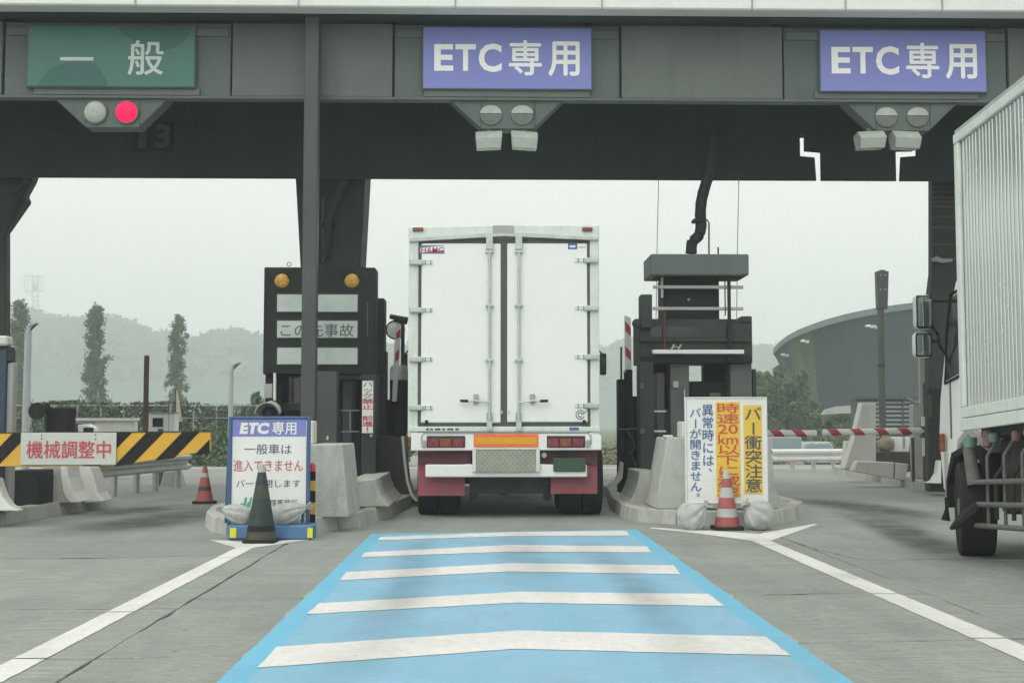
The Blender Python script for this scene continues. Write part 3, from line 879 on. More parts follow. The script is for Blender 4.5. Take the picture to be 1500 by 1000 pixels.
# ---- signals hanging below the fascia
YS = YF + 0.03
def signal(px, py, label, lit):
    s = thing("lane_signal", (X(px, YS), YS, Z(py + 45, YS)), label, "traffic light", "lane signals under the canopy")
    h = MB().pprism([(px-84, py), (px+84, py), (px+40, py+43), (px-37, py+43)], YS, 0.28)
    hb = part("housing", h, K['fascia2'], s, bevel=0.008)
    part("seam", MB().pbox(px-38, py+4, px-37, py+42, YS-0.003, 0.01), K['girder'], s)
    part("seam", MB().pbox(px+41, py+4, px+42, py+42, YS-0.003, 0.01), K['girder'], s)
    for k, dx in enumerate((-23, 23)):
        c = at(px + dx, py + 21, YS)
        r = 16.0 * YS / FPX
        if lit:
            part("lamp_rim", MB().lathe([(r*1.1, -0.0), (r*1.12, 0.03), (r*1.0, 0.032)], c, 28, 'y'), K['fascia2'], s, smooth=True)
            part("lamp", MB().lathe([(r, 0.0), (r, 0.03), (r*0.8, 0.05), (r*0.4, 0.062), (0.002, 0.065)], c, 28, 'y'), K['redlamp'] if k else K['lampg'], s, smooth=True)
        else:
            # round lamp face in two tones: pale upper half, dim lower half, thin rim
            n = 16
            up = [(c.x + r*math.cos(math.pi*i/n), c.z + 0.75*r*math.sin(math.pi*i/n)) for i in range(n+1)]
            lo = [(c.x + r*math.cos(math.pi*i/n), c.z - r*math.sin(math.pi*i/n)) for i in range(n+1)]
            part("reflector", MB().prism([(a, b + 0.004) for a, b in up], 'y', YS-0.02, YS+0.02), K['lampg'], s)
            part("lens", MB().prism(lo, 'y', YS-0.012, YS+0.02), K['lampd'], s)
            part("lamp_rim", MB().tube([(c.x + r*1.05*math.cos(a), YS-0.01, c.z + r*1.05*math.sin(a)) for a in np.linspace(math.pi, 2*math.pi, 17)], 0.01, 6), K['fascia'], s, smooth=True)
    return s
signal(163, 144, "signal box below the green sign with its right lamp glowing red", True)
signal(742, 146, "unlit signal box under the purple sign above the white truck", False)
signal(1321, 149, "unlit signal box under the purple sign beside the silver truck", False)
# ---- tilted box fittings under the unlit signals
def fitting(px, py, label, tilt=0.0):
    c = at(px, py, YF)
    t = thing("hanging_fitting", (c.x, YF, c.z), label, "light fitting", "box fittings hanging under the signals")
    wv, hv = 0.175, 0.13
    prof = [(YF-0.02, c.z+hv), (YF-0.16, c.z+0.015), (YF-0.11, c.z-hv), (YF+0.15, c.z-hv+0.02), (YF+0.2, c.z+hv-0.02)]
    m = MB().prism(prof, 'x', c.x-wv, c.x+wv)
    m.v = [(c.x + (a-c.x)*(1.0 + (0.06 if e > c.z else -0.03)), b, e + tilt*(a-c.x)) for a, b, e in m.v]
    part("housing", m, K['lampg'], t, bevel=0.006)
    part("hanger", MB().box(c.x-0.03, c.x+0.03, YF+0.05, YF+0.11, c.z+hv-0.03, Z(188, YF) + 0.03), K['fascia2'], t)
    return t
for px, lab, tl in ((716, "pale box fitting, left one above the white truck", 0.05), (768, "pale box fitting, right one above the white truck", -0.07),
                (1275, "pale box fitting, left one under the rightmost signal", 0.04), (1326, "pale box fitting, right one under the rightmost signal", -0.04)):
    fitting(px, 206, lab, tl)
# ---- lane number board on the girder
YN = YG - 0.06
s = thing("lane_number_board", (X(222, YN), YN, Z(221, YN)), "dark board with the faded number 13 behind the red signal", "sign")
part("board", MB().pbox(194, 178, 252, 221, YN, 0.055), K['dark'], s, bevel=0.006)
lettering(s, mat("faded_number", (0.075, 0.085, 0.075), 0.7, var=0.2), [("1", (203,182,214,217), 0.03), ("3", (227,182,249,217), 0.03)], YN - 0.003)

# ================================================================ WHITE BOX TRUCK AHEAD
def steer(o, c, deg):
    """turn a built wheel and its pieces about the vertical through c"""
    for q in [o] + list(o.children):
        b = wloc(q)
        M_ = Matrix.Translation(Vector(c) - b) @ Matrix.Rotation(R_(-deg), 4, 'Z') @ Matrix.Translation(b - Vector(c))
        q.data.transform(M_)
def wheel(parent, c, r, wdt, name="wheel", rim=K['trail']):
    """tyre lathe about the X axis, c = centre"""
    h = wdt / 2
    prof = [(r*0.56, -h*0.9), (r*0.80, -h), (r*0.96, -h*0.97), (r, -h*0.86), (r, h*0.86), (r*0.96, h*0.97), (r*0.80, h), (r*0.56, h*0.9)]
    wv = part(name, MB().lathe(prof, c, 36, 'x'), K['rubber'], parent, smooth=True)
    part("rim", MB().lathe([(r*0.55, -h*0.72), (r*0.3, -h*0.6), (r*0.22, -h*0.95), (0.01, -h*0.98)], c, 24, 'x'), rim, wv, smooth=True)
    for k in range(-2, 3):          # tread grooves
        part("tread_groove", MB().lathe([(r*1.001, k*wdt*0.15-0.006), (r*1.004, k*wdt*0.15), (r*1.001, k*wdt*0.15+0.006)], c, 36, 'x'), K['black'], wv)
    return wv

YR = 15.5
def tx(px): return X(px, YR)
def tz(py): return Z(py, YR)
T = thing("box_truck", (tx(738), YR + 4.5, 0), "white box truck seen from behind, driving through the middle lane", "truck")
xl, xr = tx(598), tx(878)
part("cargo_box", MB().box(xl + 0.01, xr - 0.01, YR + 0.06, YR + 6.6, tz(640), tz(331)), K['twhite'], T, bevel=0.02)
part("door_frame", MB().pbox(598, 344, 612.5, 640, YR - 0.01, 0.1), K['tframe'], T, bevel=0.01)
part("door_frame", MB().pbox(864.5, 344, 878, 640, YR - 0.01, 0.1), K['tframe'], T, bevel=0.01)
hd = part("header", MB().pprism([(598,332.5),(738,329.5),(878,329.5),(878,350),(738,341.5),(598,350)], YR - 0.025, 0.11), K['tframe'], T, bevel=0.012)
part("header_lip", MB().pprism([(599,348.5),(700,343),(738,340.5),(776,341),(877,347.5),(877,352),(738,346),(599,354)], YR - 0.05, 0.05), K['tgal'], T, bevel=0.005)
part("header_box", MB().pbox(722, 330, 752, 342, YR - 0.05, 0.024), K['grey2'], hd, bevel=0.005)
for a, b, m_ in ((604.5, 620, 'tail2'), (853, 868, 'tail')):
    part("marker_lamp", MB().pbox(a, 333, b, 338.5, YR - 0.055, 0.03), K[m_], hd, bevel=0.006)
# dark seal sheet behind the doors shows as the seams
part("door_seal", MB().pbox(611, 350, 866, 626, YR + 0.0, 0.06), K['seal'], T)
dl = part("door", MB().pbox(617, 356.5, 733.5, 619, YR - 0.02, 0.06), K['twhite'], T, bevel=0.01)
dr = part("door", MB().pbox(743, 356.5, 860.5, 618, YR - 0.02, 0.06), K['twhite'], T, bevel=0.01)
# rods, brackets, handles
for d, px, sgn in ((dl, 717, -1), (dr, 760, 1)):
    part("lock_rod", MB().cyl(at(px, 345, YR-0.05), at(px, 628, YR-0.05), 0.019, n=12), K['tgal'], d, smooth=True)
    part("top_keeper", MB().pbox(px-5, 345, px+5, 365, YR-0.075, 0.05).pbox(px-6, 366, px+6, 370, YR-0.07, 0.05), K['tgal'], d, bevel=0.004)
    for py in (447, 527):
        part("rod_guide", MB().pbox(px-6, py-2, px+6, py+2, YR-0.075, 0.055), K['tgal'], d, bevel=0.004)
    part("bottom_keeper", MB().pbox(px-5, 604, px-2.6, 614, YR-0.05, 0.03).pbox(px+2.6, 604, px+5, 614, YR-0.05, 0.03).pbox(px-4, 618, px+4, 630, YR-0.075, 0.03), K['tgal'], d, bevel=0.003)
    hb = part("handle", MB().tube([at(px, 589.5, YR-0.06), at(px+sgn*12, 588, YR-0.075), at(px+sgn*22, 586.5, YR-0.08), at(px+sgn*32, 587.5, YR-0.085)], 0.012, 8), K['tgal'], d, smooth=True)
    part("handle_grip", MB().tube([at(px+sgn*31, 587.2, YR-0.085), at(px+sgn*43, 586.8, YR-0.085)], 0.017, 8), K['black'], hb, smooth=True)
    part("handle_catch", MB().pbox(px+sgn*20-3.5, 577, px+sgn*20+3.5, 591, YR-0.062, 0.045), K['grey2'], d, bevel=0.006)
# hinges
for d, px0, px1, ys_ in ((dl, 599, 634, (384, 454, 526, 597)), (dr, 842, 877, (381, 451, 522.5, 594))):
    for py in ys_:
        left = px0 < 700
        h = part("hinge", MB().pbox(px0 if left else px0 + 14, py-4, px1-14 if left else px1, py+4, YR-0.06, 0.045), K['tgal'], d, bevel=0.014)
        a, b = (px1-16, px1) if left else (px0, px0+16)
        part("hinge_leaf", MB().pbox(a, py-3.2, b, py+3.2, YR-0.03, 0.014), K['tframe'], h, bevel=0.003)
        for q in (a + 5, b - 3):
            for dy in (-1.8, 1.8):
                part("bolt", MB().lathe([(0.009, 0), (0.009, 0.008), (0.004, 0.011)], at(q, py+dy, YR-0.03), 8, 'y'), K['grey'], h)
# stickers
st = part("sticker", MB().pbox(614.5, 359.5, 651, 371.5, YR-0.0225, 0.002), mat("sticker_blue", (0.10, 0.16, 0.40), 0.4), dl)
part("sticker_field", MB().pprism([(616,363),(651,360),(650.5,366),(616,370)], YR-0.0245, 0.0015), K['signw'], st)
lettering(st, K['inkred'], [("HAMC", (617,362,649.5,370.5), 0.02, 0.03)], YR-0.026)
st = part("sticker", MB().pbox(832, 356.5, 845.5, 365, YR-0.0225, 0.002), mat("sticker_blue2", (0.05, 0.11, 0.36), 0.4), dr)
part("sticker_bar", MB().pbox(834.5, 359.5, 843, 362.5, YR-0.0245, 0.0015), K['signw'], st)
part("sticker_rule", MB().pbox(847.5, 361.2, 858, 363, YR-0.0225, 0.002), mat("sticker_tan", (0.5, 0.47, 0.36), 0.5), dr)
em = MB()
c = at(850, 607, YR - 0.0235)
em.tube([(c.x + 0.055*math.cos(a), YR-0.0235, c.z + 0.055*math.sin(a)) for a in np.linspace(0.6, 5.9, 20)], 0.005, 5)
em.tube([(c.x + 0.028*math.cos(a), YR-0.0235, c.z + 0.028*math.sin(a)) for a in np.linspace(0, 5.6, 14)], 0.005, 5)
em.tube([(c.x+0.03, YR-0.0235, c.z+0.005), (c.x+0.085, YR-0.0235, c.z+0.05)], 0.005, 5)
part("emblem", em, K['grey'], dr)
for px in (624.5, 855.5):
    part("door_stop", MB().pbox(px-2, 615, px+2.5, 621, YR-0.045, 0.03), K['black'], T, bevel=0.005)
for px in (736, 746.5):
    part("door_latch_bolt", MB().pbox(px-2, 601, px, 606, YR-0.035, 0.02), K['tgal'], T)
# rear sill, light panel
part("sill", MB().pbox(598, 624.5, 880, 632, YR-0.03, 0.14), K['tframe'], T, bevel=0.008)
for px0, px1 in ((624, 628), (630, 634), (637, 645), (648, 652), (655, 664), (667, 672)):    # worn, unreadable stencil marks
    part("stencil_mark", MB().pbox(px0, 627, px1, 630, YR-0.0325, 0.002), K['seal'], T)
part("sill_label", MB().pbox(834, 625.5, 848, 630, YR-0.033, 0.003), K['inkblue'], T)
lpn = part("light_panel", MB().pprism([(602,633.5),(866,633.5),(870,637),(881,637),(881,659),(602,660)], YR-0.02, 0.12), K['twhite'], T, bevel=0.01)
part("panel_rim", MB().tube([at(618,652,YR-0.025), at(617.5,640,YR-0.025), at(621,634,YR-0.025), at(860,633,YR-0.025), at(865,637,YR-0.025), at(866,650,YR-0.025)], 0.009, 6), K['grey2'], lpn, smooth=True)
for px in (621, 861.5):
    part("marker_lamp", MB().pbox(px-3, 644, px+3, 655, YR-0.05, 0.035), K['grey2'], lpn, bevel=0.01)
for a in (625, 801):
    tb = part("tail_lamp", MB().pbox(a, 638, a+56.5, 655.5, YR-0.03, 0.05), K['lampbox'], lpn, bevel=0.008)
    for k, m_ in enumerate(('tail', 'tail2', 'tail')):
        part("lens", MB().pbox(a+1.5+18*k, 642.5, a+18+18*k, 654.5, YR-0.045, 0.02), K[m_], tb, bevel=0.008)
rf = part("reflector", MB().pbox(694, 635.5, 788.5, 654.5, YR-0.032, 0.02), K['orange'], lpn, bevel=0.003)
part("reflector_field", MB().pbox(696.5, 640.5, 786, 650.5, YR-0.036, 0.006), K['yellowr'], rf)
# step plate with raised checks
fr = part("step_frame", MB().pbox(692, 657, 697.5, 691, YR-0.03, 0.05).pbox(785, 657, 791, 691, YR-0.03, 0.05).pbox(692, 655.5, 791, 658.5, YR-0.03, 0.05), K['tframe'], T, bevel=0.006)
ck = part("step_plate", MB().pbox(698, 659, 784.5, 691, YR-0.02, 0.03), K['checker'], T)
cm = MB()
for i in range(23):
    for j in range(8):
        px, py = 700.5 + i*3.75, 661.5 + j*3.8
        c = at(px, py, YR-0.022)
        s_ = 1 if (i + j) % 2 else -1
        dx, dz = 0.012, 0.012*s_
        n_ = 0.0035
        cm.add([(c.x-dx-n_, YR-0.02, c.z-dz), (c.x+dx-n_, YR-0.02, c.z+dz), (c.x+dx+n_, YR-0.02, c.z+dz), (c.x-dx+n_, YR-0.02, c.z-dz),
                (c.x-dx*0.8, YR-0.024, c.z-dz*0.8), (c.x+dx*0.8, YR-0.024, c.z+dz*0.8)], [(0,1,5,4),(2,3,4,5),(1,2,5),(3,0,4)])
stuff(part("raised_checks", cm, K['checkerd'], ck, weld=False))
# bumper bar, mudflaps, plate
part("bumper_bar", MB().pbox(623, 680, 860, 698.5, YR+0.02, 0.08), K['twhite'], T, bevel=0.012)
part("rear_panel", MB().pbox(613, 660, 692, 679, YR+0.12, 0.04), K['flapd'], T)
part("rear_panel", MB().pbox(791, 659, 874, 679, YR+0.12, 0.04), K['flapd'], T)
for a, b, y0, y1 in ((612, 681, 661, 726), (806.5, 875, 659, 723)):
    part("mudflap", MB().pbox(a, y0, b, y1, YR+0.17, 0.02), K['flap'], T, bevel=0.004)
pl = part("number_plate", MB().pbox(810.5, 670.5, 858, 690.5, YR-0.01, 0.015), K['plate'], T, bevel=0.015)
part("plate_bracket", MB().pbox(828, 664, 842, 675, YR+0.006, 0.15), K['dark'], T)
part("work_lamp", MB().lathe([(0.035, -0.06), (0.04, 0), (0.03, 0.02), (0.004, 0.024)], at(797, 666.5, YR+0.05), 16, 'y'), K['lampg'], T, smooth=True)
# chassis, axle, wheels
YW = YR + 0.92
R1 = 0.47
part("chassis_rail", MB().box(tx(690), tx(705), YR+0.12, YR+8.6, 0.52, 0.78), K['tchassis'], T)
part("chassis_rail", MB().box(tx(771), tx(786), YR+0.12, YR+8.6, 0.52, 0.78), K['tchassis'], T)
part("underbody", MB().box(xl+0.12, xr-0.12, YR+0.3, YR+6.5, 0.78, tz(640)-0.002), K['tchassis'], T)
part("axle", MB().cyl((tx(640), YW, R1), (tx(836), YW, R1), 0.075, n=14).lathe([(0.09,-0.16),(0.2,-0.08),(0.22,0),(0.2,0.08),(0.09,0.16)], (tx(738), YW, R1), 18, 'x'), K['tchassis'], T, smooth=True)
part("cross_member", MB().pbox(688, 699, 803, 722, YR+0.35, 0.08), K['tchassis'], T)
for px in (694, 802):
    part("shackle", MB().pbox(px-6, 715, px+6, 733, YR+0.45, 0.08), K['tchassis'], T, bevel=0.01)
for x_ in (X(614.5, YW)+0.13, X(614.5, YW)+0.405, X(878.5, YW)-0.13, X(878.5, YW)-0.405):
    wheel(T, (x_, YW, R1), R1, 0.265)
    wheel(T, (x_, YW+1.25, R1), R1, 0.25)
for x_ in (tx(616)+0.16, tx(876)-0.16):
    wheel(T, (x_, YR+7.6, R1), R1, 0.28)
# cab far in front
xc0, xc1 = tx(606), tx(872)
part("cab", MB().prism([(YR+6.85, 0.7), (YR+8.75, 0.55), (YR+8.85, 1.3), (YR+8.5, 2.75), (YR+6.9, 2.85)], 'x', xc0, xc1), K['twhite'], T, bevel=0.08, seg=2)
part("windscreen", MB().prism([(YR+8.87, 1.4), (YR+8.56, 2.6), (YR+8.52, 2.6), (YR+8.83, 1.4)], 'x', xc0+0.12, xc1-0.12), K['glass'], T)
for sgn, px in ((-1, 591.5), (1, 884)):
    Ym = YR + 8.6
    xm = X(px, Ym)
    m_ = part("mirror", MB().box(xm-0.065, xm+0.065, Ym, Ym+0.09, Z(549, Ym), Z(517, Ym)), K['black'], T, bevel=0.03, seg=2)
    part("mirror_glass", MB().box(xm-0.05, xm+0.05, Ym-0.006, Ym, Z(546, Ym), Z(520, Ym)), K['mirror'], m_)
    part("mirror_arm", MB().tube([(xm, Ym+0.05, Z(519, Ym)), (xm - sgn*0.1, Ym+0.05, Z(512, Ym)), ((xc1 if sgn > 0 else xc0) - sgn*0.05, Ym, Z(514, Ym))], 0.018, 6), K['black'], m_)
    part("side_lamp", MB().box(*(sorted((xl-0.03*(sgn<0), xl+0.0)) if sgn < 0 else (xr, xr+0.035)), YR+0.5, YR+0.6, tz(650), tz(644)), K['tail2'], T, bevel=0.005)

# ================================================================ SILVER BOX TRUCK ON THE RIGHT
KS, YB = 0.056, 10.9                      # nose-down stance: the body rises towards its tail
YAWT = R_(0.7)
XLs = at(1404, 400, YB).x
SW = 2.3
S = thing("box_truck", (XLs + SW/2, 8.0, 0), "silver ribbed box truck cut off by the right edge, nose dipped, two mirrors", "truck")
PIV = (XLs, YB)
def sp(name, m, k, parent=S, **kw):
    return part(name, m.shear(KS, YB, YAWT, PIV), K[k], parent, **kw)
zt_, zb_ = at(1398, 192, YB).z, at(1410, 631, YB).z
YE = 1.6
zr0, zr1 = at(1411, 595, YB).z, at(1399, 211, YB).z     # ribbed zone
bx_ = sp("cargo_box", MB().box(XLs + 0.03, XLs + SW, YE, YB, zb_ + 0.02, zt_ - 0.04), 'tgrey', bevel=0.01)
def strip(x0, x1, y0, y1, z0, z1): return MB().box(x0, x1, y0, y1, z0, z1)
sp("top_rail", strip(XLs - 0.012, XLs + 0.028, YE, YB + 0.03, zr1, zt_ - 0.03), 'tframe', bx_, bevel=0.008)
sp("roof_edge", strip(XLs - 0.0, XLs + SW, YE, YB + 0.02, zt_ - 0.03, zt_ + 0.01), 'tgal', bx_, bevel=0.008)
zmid = zb_ + (zr0 - zb_) * 0.49
sp("lower_rail", strip(XLs - 0.008, XLs + 0.028, YE, YB + 0.02, zmid + 0.006, zr0 - 0.012), 'tframe', bx_, bevel=0.006)
sp("lower_rail", strip(XLs - 0.014, XLs + 0.028, YE, YB + 0.02, zb_, zmid - 0.002), 'tframe', bx_, bevel=0.006)
sp("corner_post", strip(XLs - 0.01, XLs + 0.028, YB - 0.075, YB + 0.025, zr0 - 0.010, zr1 - 0.002), 'tframe', bx_, bevel=0.01)
y = YB - 0.09
k = 0
while y > YE + 0.1:
    wv = 0.046
    sp("side_rib", MB().prism([(XLs + 0.028, y), (XLs + 0.028, y - wv), (XLs + 0.021, y - wv + 0.010), (XLs + 0.021, y - 0.010)], 'z', zr0 - 0.008, zr1 - 0.003), 'tgrey', bx_)
    k += 1
    y -= 0.07 if k % 5 else 0.088
sp("front_wall", strip(XLs + 0.03, XLs + SW - 0.02, YB + 0.002, YB + 0.05, zb_ + 0.02, zt_ - 0.06), 'tframe', bx_)
# underframe
for zz0, pyc in ((at(1418, 706, YB).z, 0), (at(1418, 738, YB).z, 1), (at(1420, 768.5, YB).z, 2)):
    xg = XLs + 0.05
    sp("guard_rail", MB().cyl((xg, YB - 0.15, zz0), (xg, 2.6, zz0), 0.024, n=10), 'trail', smooth=True)
zg_t, zg_b = at(1418, 706, YB).z, at(1420, 768.5, YB).z
y = YB - 0.32
gi = 0
while y > 2.6:
    xg = XLs + 0.09
    sp("guard_bracket", MB().tube([(xg, y, zg_b), (xg, y, zg_t + 0.22), (xg + 0.12, y - 0.02, zg_t + 0.42), (xg + 0.2, y - 0.02, zb_ + 0.01)], 0.016, 8), 'trail', smooth=True)
    sp("inner_bracket", MB().tube([(xg + 0.12, y + 0.12, zg_b + 0.05), (xg + 0.12, y + 0.12, zg_t + 0.05), (xg + 0.22, y + 0.1, zg_t + 0.2), (xg + 0.35, y + 0.1, zg_t + 0.2)], 0.02, 8), 'tchassis', smooth=True)
    if gi < 8:
        sp("marker_lamp", MB().lathe([(0.015, 0.06), (0.042, 0.05), (0.048, 0.015), (0.035, -0.025), (0.008, -0.035)], (xg + 0.02 + 0.05*(gi % 2), y - 0.1, zb_ - 0.09), 16, 'z'), 'lens_g' if gi % 3 != 1 else 'lens_r', smooth=True)
    y -= 0.36
    gi += 1
sp("marker_lamp", MB().lathe([(0.02, 0.1), (0.045, 0.08), (0.045, -0.05), (0.02, -0.07)], (XLs + 0.12, YB - 0.27, zb_ - 0.09), 16, 'z'), 'lens_r', smooth=True)
sp("marker_lamp", MB().lathe([(0.02, 0.06), (0.06, 0.05), (0.06, 0.0), (0.05, -0.04)], (XLs + 0.06, YB - 0.02, zb_ - 0.11), 16, 'z'), 'lens_g', smooth=True)
sp("chassis", MB().box(XLs + 0.55, XLs + 0.75, 2, YB + 1.5, 0.6, 0.85).box(XLs + SW - 0.75, XLs + SW - 0.55, 2, YB + 1.5, 0.6, 0.85).box(XLs + 0.15, XLs + SW - 0.15, YE + 0.1, YB - 0.05, zb_ - 0.06, zb_ + 0.018), 'tchassis')
sp("tool_box", MB().box(XLs + 0.28, XLs + 0.85, YB - 1.85, YB - 0.12, 0.40, 1.06), 'tchassis', bevel=0.03)
sp("fuel_tank", MB().cyl((XLs + 0.55, YB - 3.2, 0.62), (XLs + 0.55, YB - 1.9, 0.62), 0.27, n=20), 'tchassis', smooth=True)
sp("standpipe", MB().cyl((XLs + 0.09, YB - 0.03, zg_t - 0.02), (XLs + 0.05, YB + 0.0, zb_ - 0.14), 0.065, 0.05, n=14), 'trail', smooth=True)
# front wheel (on the ground, not sheared)
WX = G(1403, 813).x
RW = 0.42
Yw = 11.22
fw = wheel(S, (WX + 0.175, Yw, RW), RW, 0.31)
steer(fw, (WX + 0.175, Yw, RW), 17)
wheel(S, (WX + SW - 0.75, Yw, RW), RW, 0.31)
for dx in (0.12, 0.40, SW - 0.75, SW - 0.47):
    wheel(S, (WX + dx, 3.6, RW), RW, 0.24)
part("mud_guard", MB().prism([(Yw - 0.52, 0.50), (Yw - 0.5, 0.72), (Yw - 0.35, 0.92), (Yw, 1.0), (Yw + 0.35, 0.92), (Yw + 0.5, 0.65), (Yw + 0.5, 0.4),
        (Yw + 0.46, 0.4), (Yw + 0.46, 0.62), (Yw + 0.3, 0.86), (Yw, 0.95), (Yw - 0.3, 0.87), (Yw - 0.45, 0.7), (Yw - 0.48, 0.5)], 'x', WX + 0.10, WX + 0.45), K['black'], S)
part("mud_flap", MB().tube([at(1432, 742, 10.72), at(1415, 755, 10.70), at(1402, 768, 10.66), at(1393, 773.5, 10.62)], [0.055, 0.055, 0.04, 0.015], 8), K['rubber'], S, smooth=True)
# cab, narrower than the box, rounded nose
XC = XLs + 0.29
cabw = SW - 0.58
zc_ = at(1398, 362, 11.5).z
outl = [(YB + 0.10, 0.62), (YB + 0.95, 0.55), (YB + 1.38, 0.52), (YB + 1.48, 1.05), (YB + 1.42, 1.45), (YB + 1.16, 2.2), (YB + 0.9, 2.62), (YB + 0.55, zc_), (YB + 0.10, zc_ + 0.02)]
cm = MB()
n = len(outl)
ring = [(0.16, 0.86), (0.0, 1.0)]       # side face inset, then full width: a rounded cab
secs = [(XC + 0.16, 0.88), (XC + 0.05, 0.96), (XC, 1.0 - 0.0), (XC + cabw, 1.0), (XC + cabw - 0.0 + 0.05, 0.96), (XC + cabw + 0.16, 0.88)]
secs = [(XC, 0.90), (XC + 0.05, 0.965), (XC + 0.16, 1.0), (XC + cabw - 0.16, 1.0), (XC + cabw - 0.05, 0.965), (XC + cabw, 0.90)]
cy_, cz_ = YB + 0.1, 1.2
for x_, f_ in secs:
    for (yy, zz) in outl:
        cm.v.append((x_, cy_ + (yy - cy_) * f_, cz_ + (zz - cz_) * (0.5 + 0.5*f_)))
for a in range(len(secs) - 1):
    for i in range(n):
        j = (i + 1) % n
        cm.f.append((a*n+i, a*n+j, (a+1)*n+j, (a+1)*n+i))
cm.f += [tuple(range(n-1, -1, -1)), tuple(range((len(secs)-1)*n, len(secs)*n))]
cab = part("cab", cm, K['twhite'], S, smooth=True)
# door, window, arch on the left side of the cab
dY0, dY1 = YB + 0.34, YB + 1.05
part("side_window", MB().prism([(dY0, 1.75), (dY1 + 0.06, 1.62), (dY1 + 0.0, 2.05), (dY1 - 0.14, 2.42), (dY0, 2.5)], 'x', XC - 0.006, XC + 0.02), K['glass'], cab)
part("window_frame", MB().tube([(XC - 0.008, dY0, 1.72), (XC - 0.008, dY1 + 0.08, 1.59), (XC - 0.008, dY1 + 0.02, 2.06), (XC - 0.008, dY1 - 0.12, 2.45), (XC - 0.008, dY0, 2.53), (XC - 0.008, dY0, 1.72)], 0.014, 6), K['black'], cab)
part("quarter_vent", MB().box(XC - 0.012, XC + 0.01, YB + 0.16, YB + 0.2, 1.9, 2.5), K['black'], cab)
part("door_trim", MB().box(XC - 0.008, XC + 0.01, dY1 - 0.05, dY1 - 0.02, 1.05, 1.6), K['trail'], cab)
part("step_panel", MB().prism([(YB + 0.02, 1.02), (YB + 0.1, 1.06), (YB + 0.5, 1.18), (YB + 0.75, 1.05), (YB + 0.85, 0.75), (YB + 0.82, 0.7), (YB + 0.7, 0.98), (YB + 0.48, 1.08), (YB + 0.02, 0.93)], 'x', XC - 0.05, XC + 0.1), K['grey2'], cab, bevel=0.015)
part("side_marker", MB().box(XC - 0.06, XC - 0.02, dY1 + 0.08, dY1 + 0.14, 0.92, 1.10), K['tail2'], cab, bevel=0.01)
part("lower_skirt", MB().box(XC - 0.02, XC + 0.05, dY1 + 0.06, dY1 + 0.14, 0.45, 0.92), K['grey2'], cab, bevel=0.02)
part("hanging_strap", MB().tube([at(1386, 728, 11.9), at(1387, 745, 11.9), at(1385, 762, 11.9)], [0.015, 0.018, 0.045], 8), K['black'], cab, smooth=True)
for (a, b, c_, d_), rr in (((1337, 431, 1368, 482), 0.05), ((1336, 486, 1367, 524), 0.05)):
    Ym = 11.95
    mr = part("mirror", MB().pbox(a + 3, b, c_, d_, Ym, 0.10), K['twhite'] if b < 450 else K['tgal'], S, bevel=0.07, seg=4)
    mr.data.materials[0] = K['tgal']
    part("mirror_rim", MB().pbox(a + 6, b + 1.5, c_ - 1, d_ - 1.5, Ym - 0.012, 0.03), K['black'], mr, bevel=0.035, seg=3)
    mg = MB()
    x0, x1, z0, z1 = prect(a + 8, b + 4, c_ - 3, d_ - 4, Ym - 0.02)
    nu, nv = 8, 10
    for i in range(nu + 1):
        for j in range(nv + 1):
            u, v_ = i/nu*2-1, j/nv*2-1
            mg.v.append(((x0+x1)/2 + u*(x1-x0)/2, Ym - 0.016 + 0.006*(u*u + v_*v_)*0.4 - 0.012*0, (z0+z1)/2 + v_*(z1-z0)/2))
    for i in range(nu):
        for j in range(nv):
            mg.f.append((i*(nv+1)+j, (i+1)*(nv+1)+j, (i+1)*(nv+1)+j+1, i*(nv+1)+j+1))
    part("mirror_glass", mg, K['mirror'], mr, smooth='all')
part("mirror_stay", MB().tube([at(1362, 440, 12.0), at(1372, 441, 11.95), (XC + 0.02, 11.9, at(1372, 441, 11.95).z)], 0.014, 8).tube([at(1366, 478, 12.0), at(1374, 490, 11.95), at(1376, 505, 11.95), (XC + 0.02, 11.9, 1.75)], 0.016, 8).tube([at(1364, 500, 12.0), at(1374, 500, 11.95)], 0.016, 8), K['black'], S, smooth=True)

# ================================================================ MIDDLE-LEFT ISLAND
ZI = 0.158
# message board on its cabinet
YM = 17.6
mbd = thing("message_board", (X(468, YM), YM, ZI), "black message board with two amber lamps and three pale display strips", "sign")
cb = part("cabinet", MB().pbox(386, 391.5, 549.5, 548, YM, 0.45), K['dark'], mbd, bevel=0.012)
for px in (413, 515.6):
    c = at(px, 410.6, YM)
    part("amber_lamp", MB().lathe([(0.108, -0.02), (0.108, 0.012), (0.09, 0.03), (0.05, 0.045), (0.004, 0.05)], c, 28, 'y'), K['amber'], mbd, smooth=True)
    part("lamp_hood", MB().tube([(c.x + 0.115*math.cos(a), YM-0.03, c.z + 0.115*math.sin(a)) for a in np.linspace(0.15, math.pi-0.15, 14)], 0.014, 6), K['dark'], mbd, smooth=True)
for k, (y0, y1) in enumerate(((431, 457), (469.5, 495), (509, 534))):
    fr = part("display_frame", MB().pbox(403.5, y0-2, 526, y1+2, YM-0.015, 0.03), K['dark2'], mbd, bevel=0.012)
    pn = part("display_panel", MB().pbox(405.5, y0, 524, y1, YM-0.022, 0.02), K['disp'], mbd, bevel=0.012)
    if k == 1: lettering(pn, K['ink'], [("この先事故", (411, 474, 518, 493), 0.0)], YM-0.026)
part("cabinet_scratch", MB().tube([at(538,443,YM-0.003), at(538.5,485,YM-0.003), at(538,492,YM-0.003)], 0.008, 5), K['grey'], mbd)
part("eye_bolt", MB().tube([(at(423.5,387,YM+0.1).x + 0.03*math.cos(a), YM+0.1, at(423.5,387,YM+0.1).z + 0.03*math.sin(a)) for a in np.linspace(-1.5, 4.7, 14)], 0.006, 5), K['grey'], mbd)
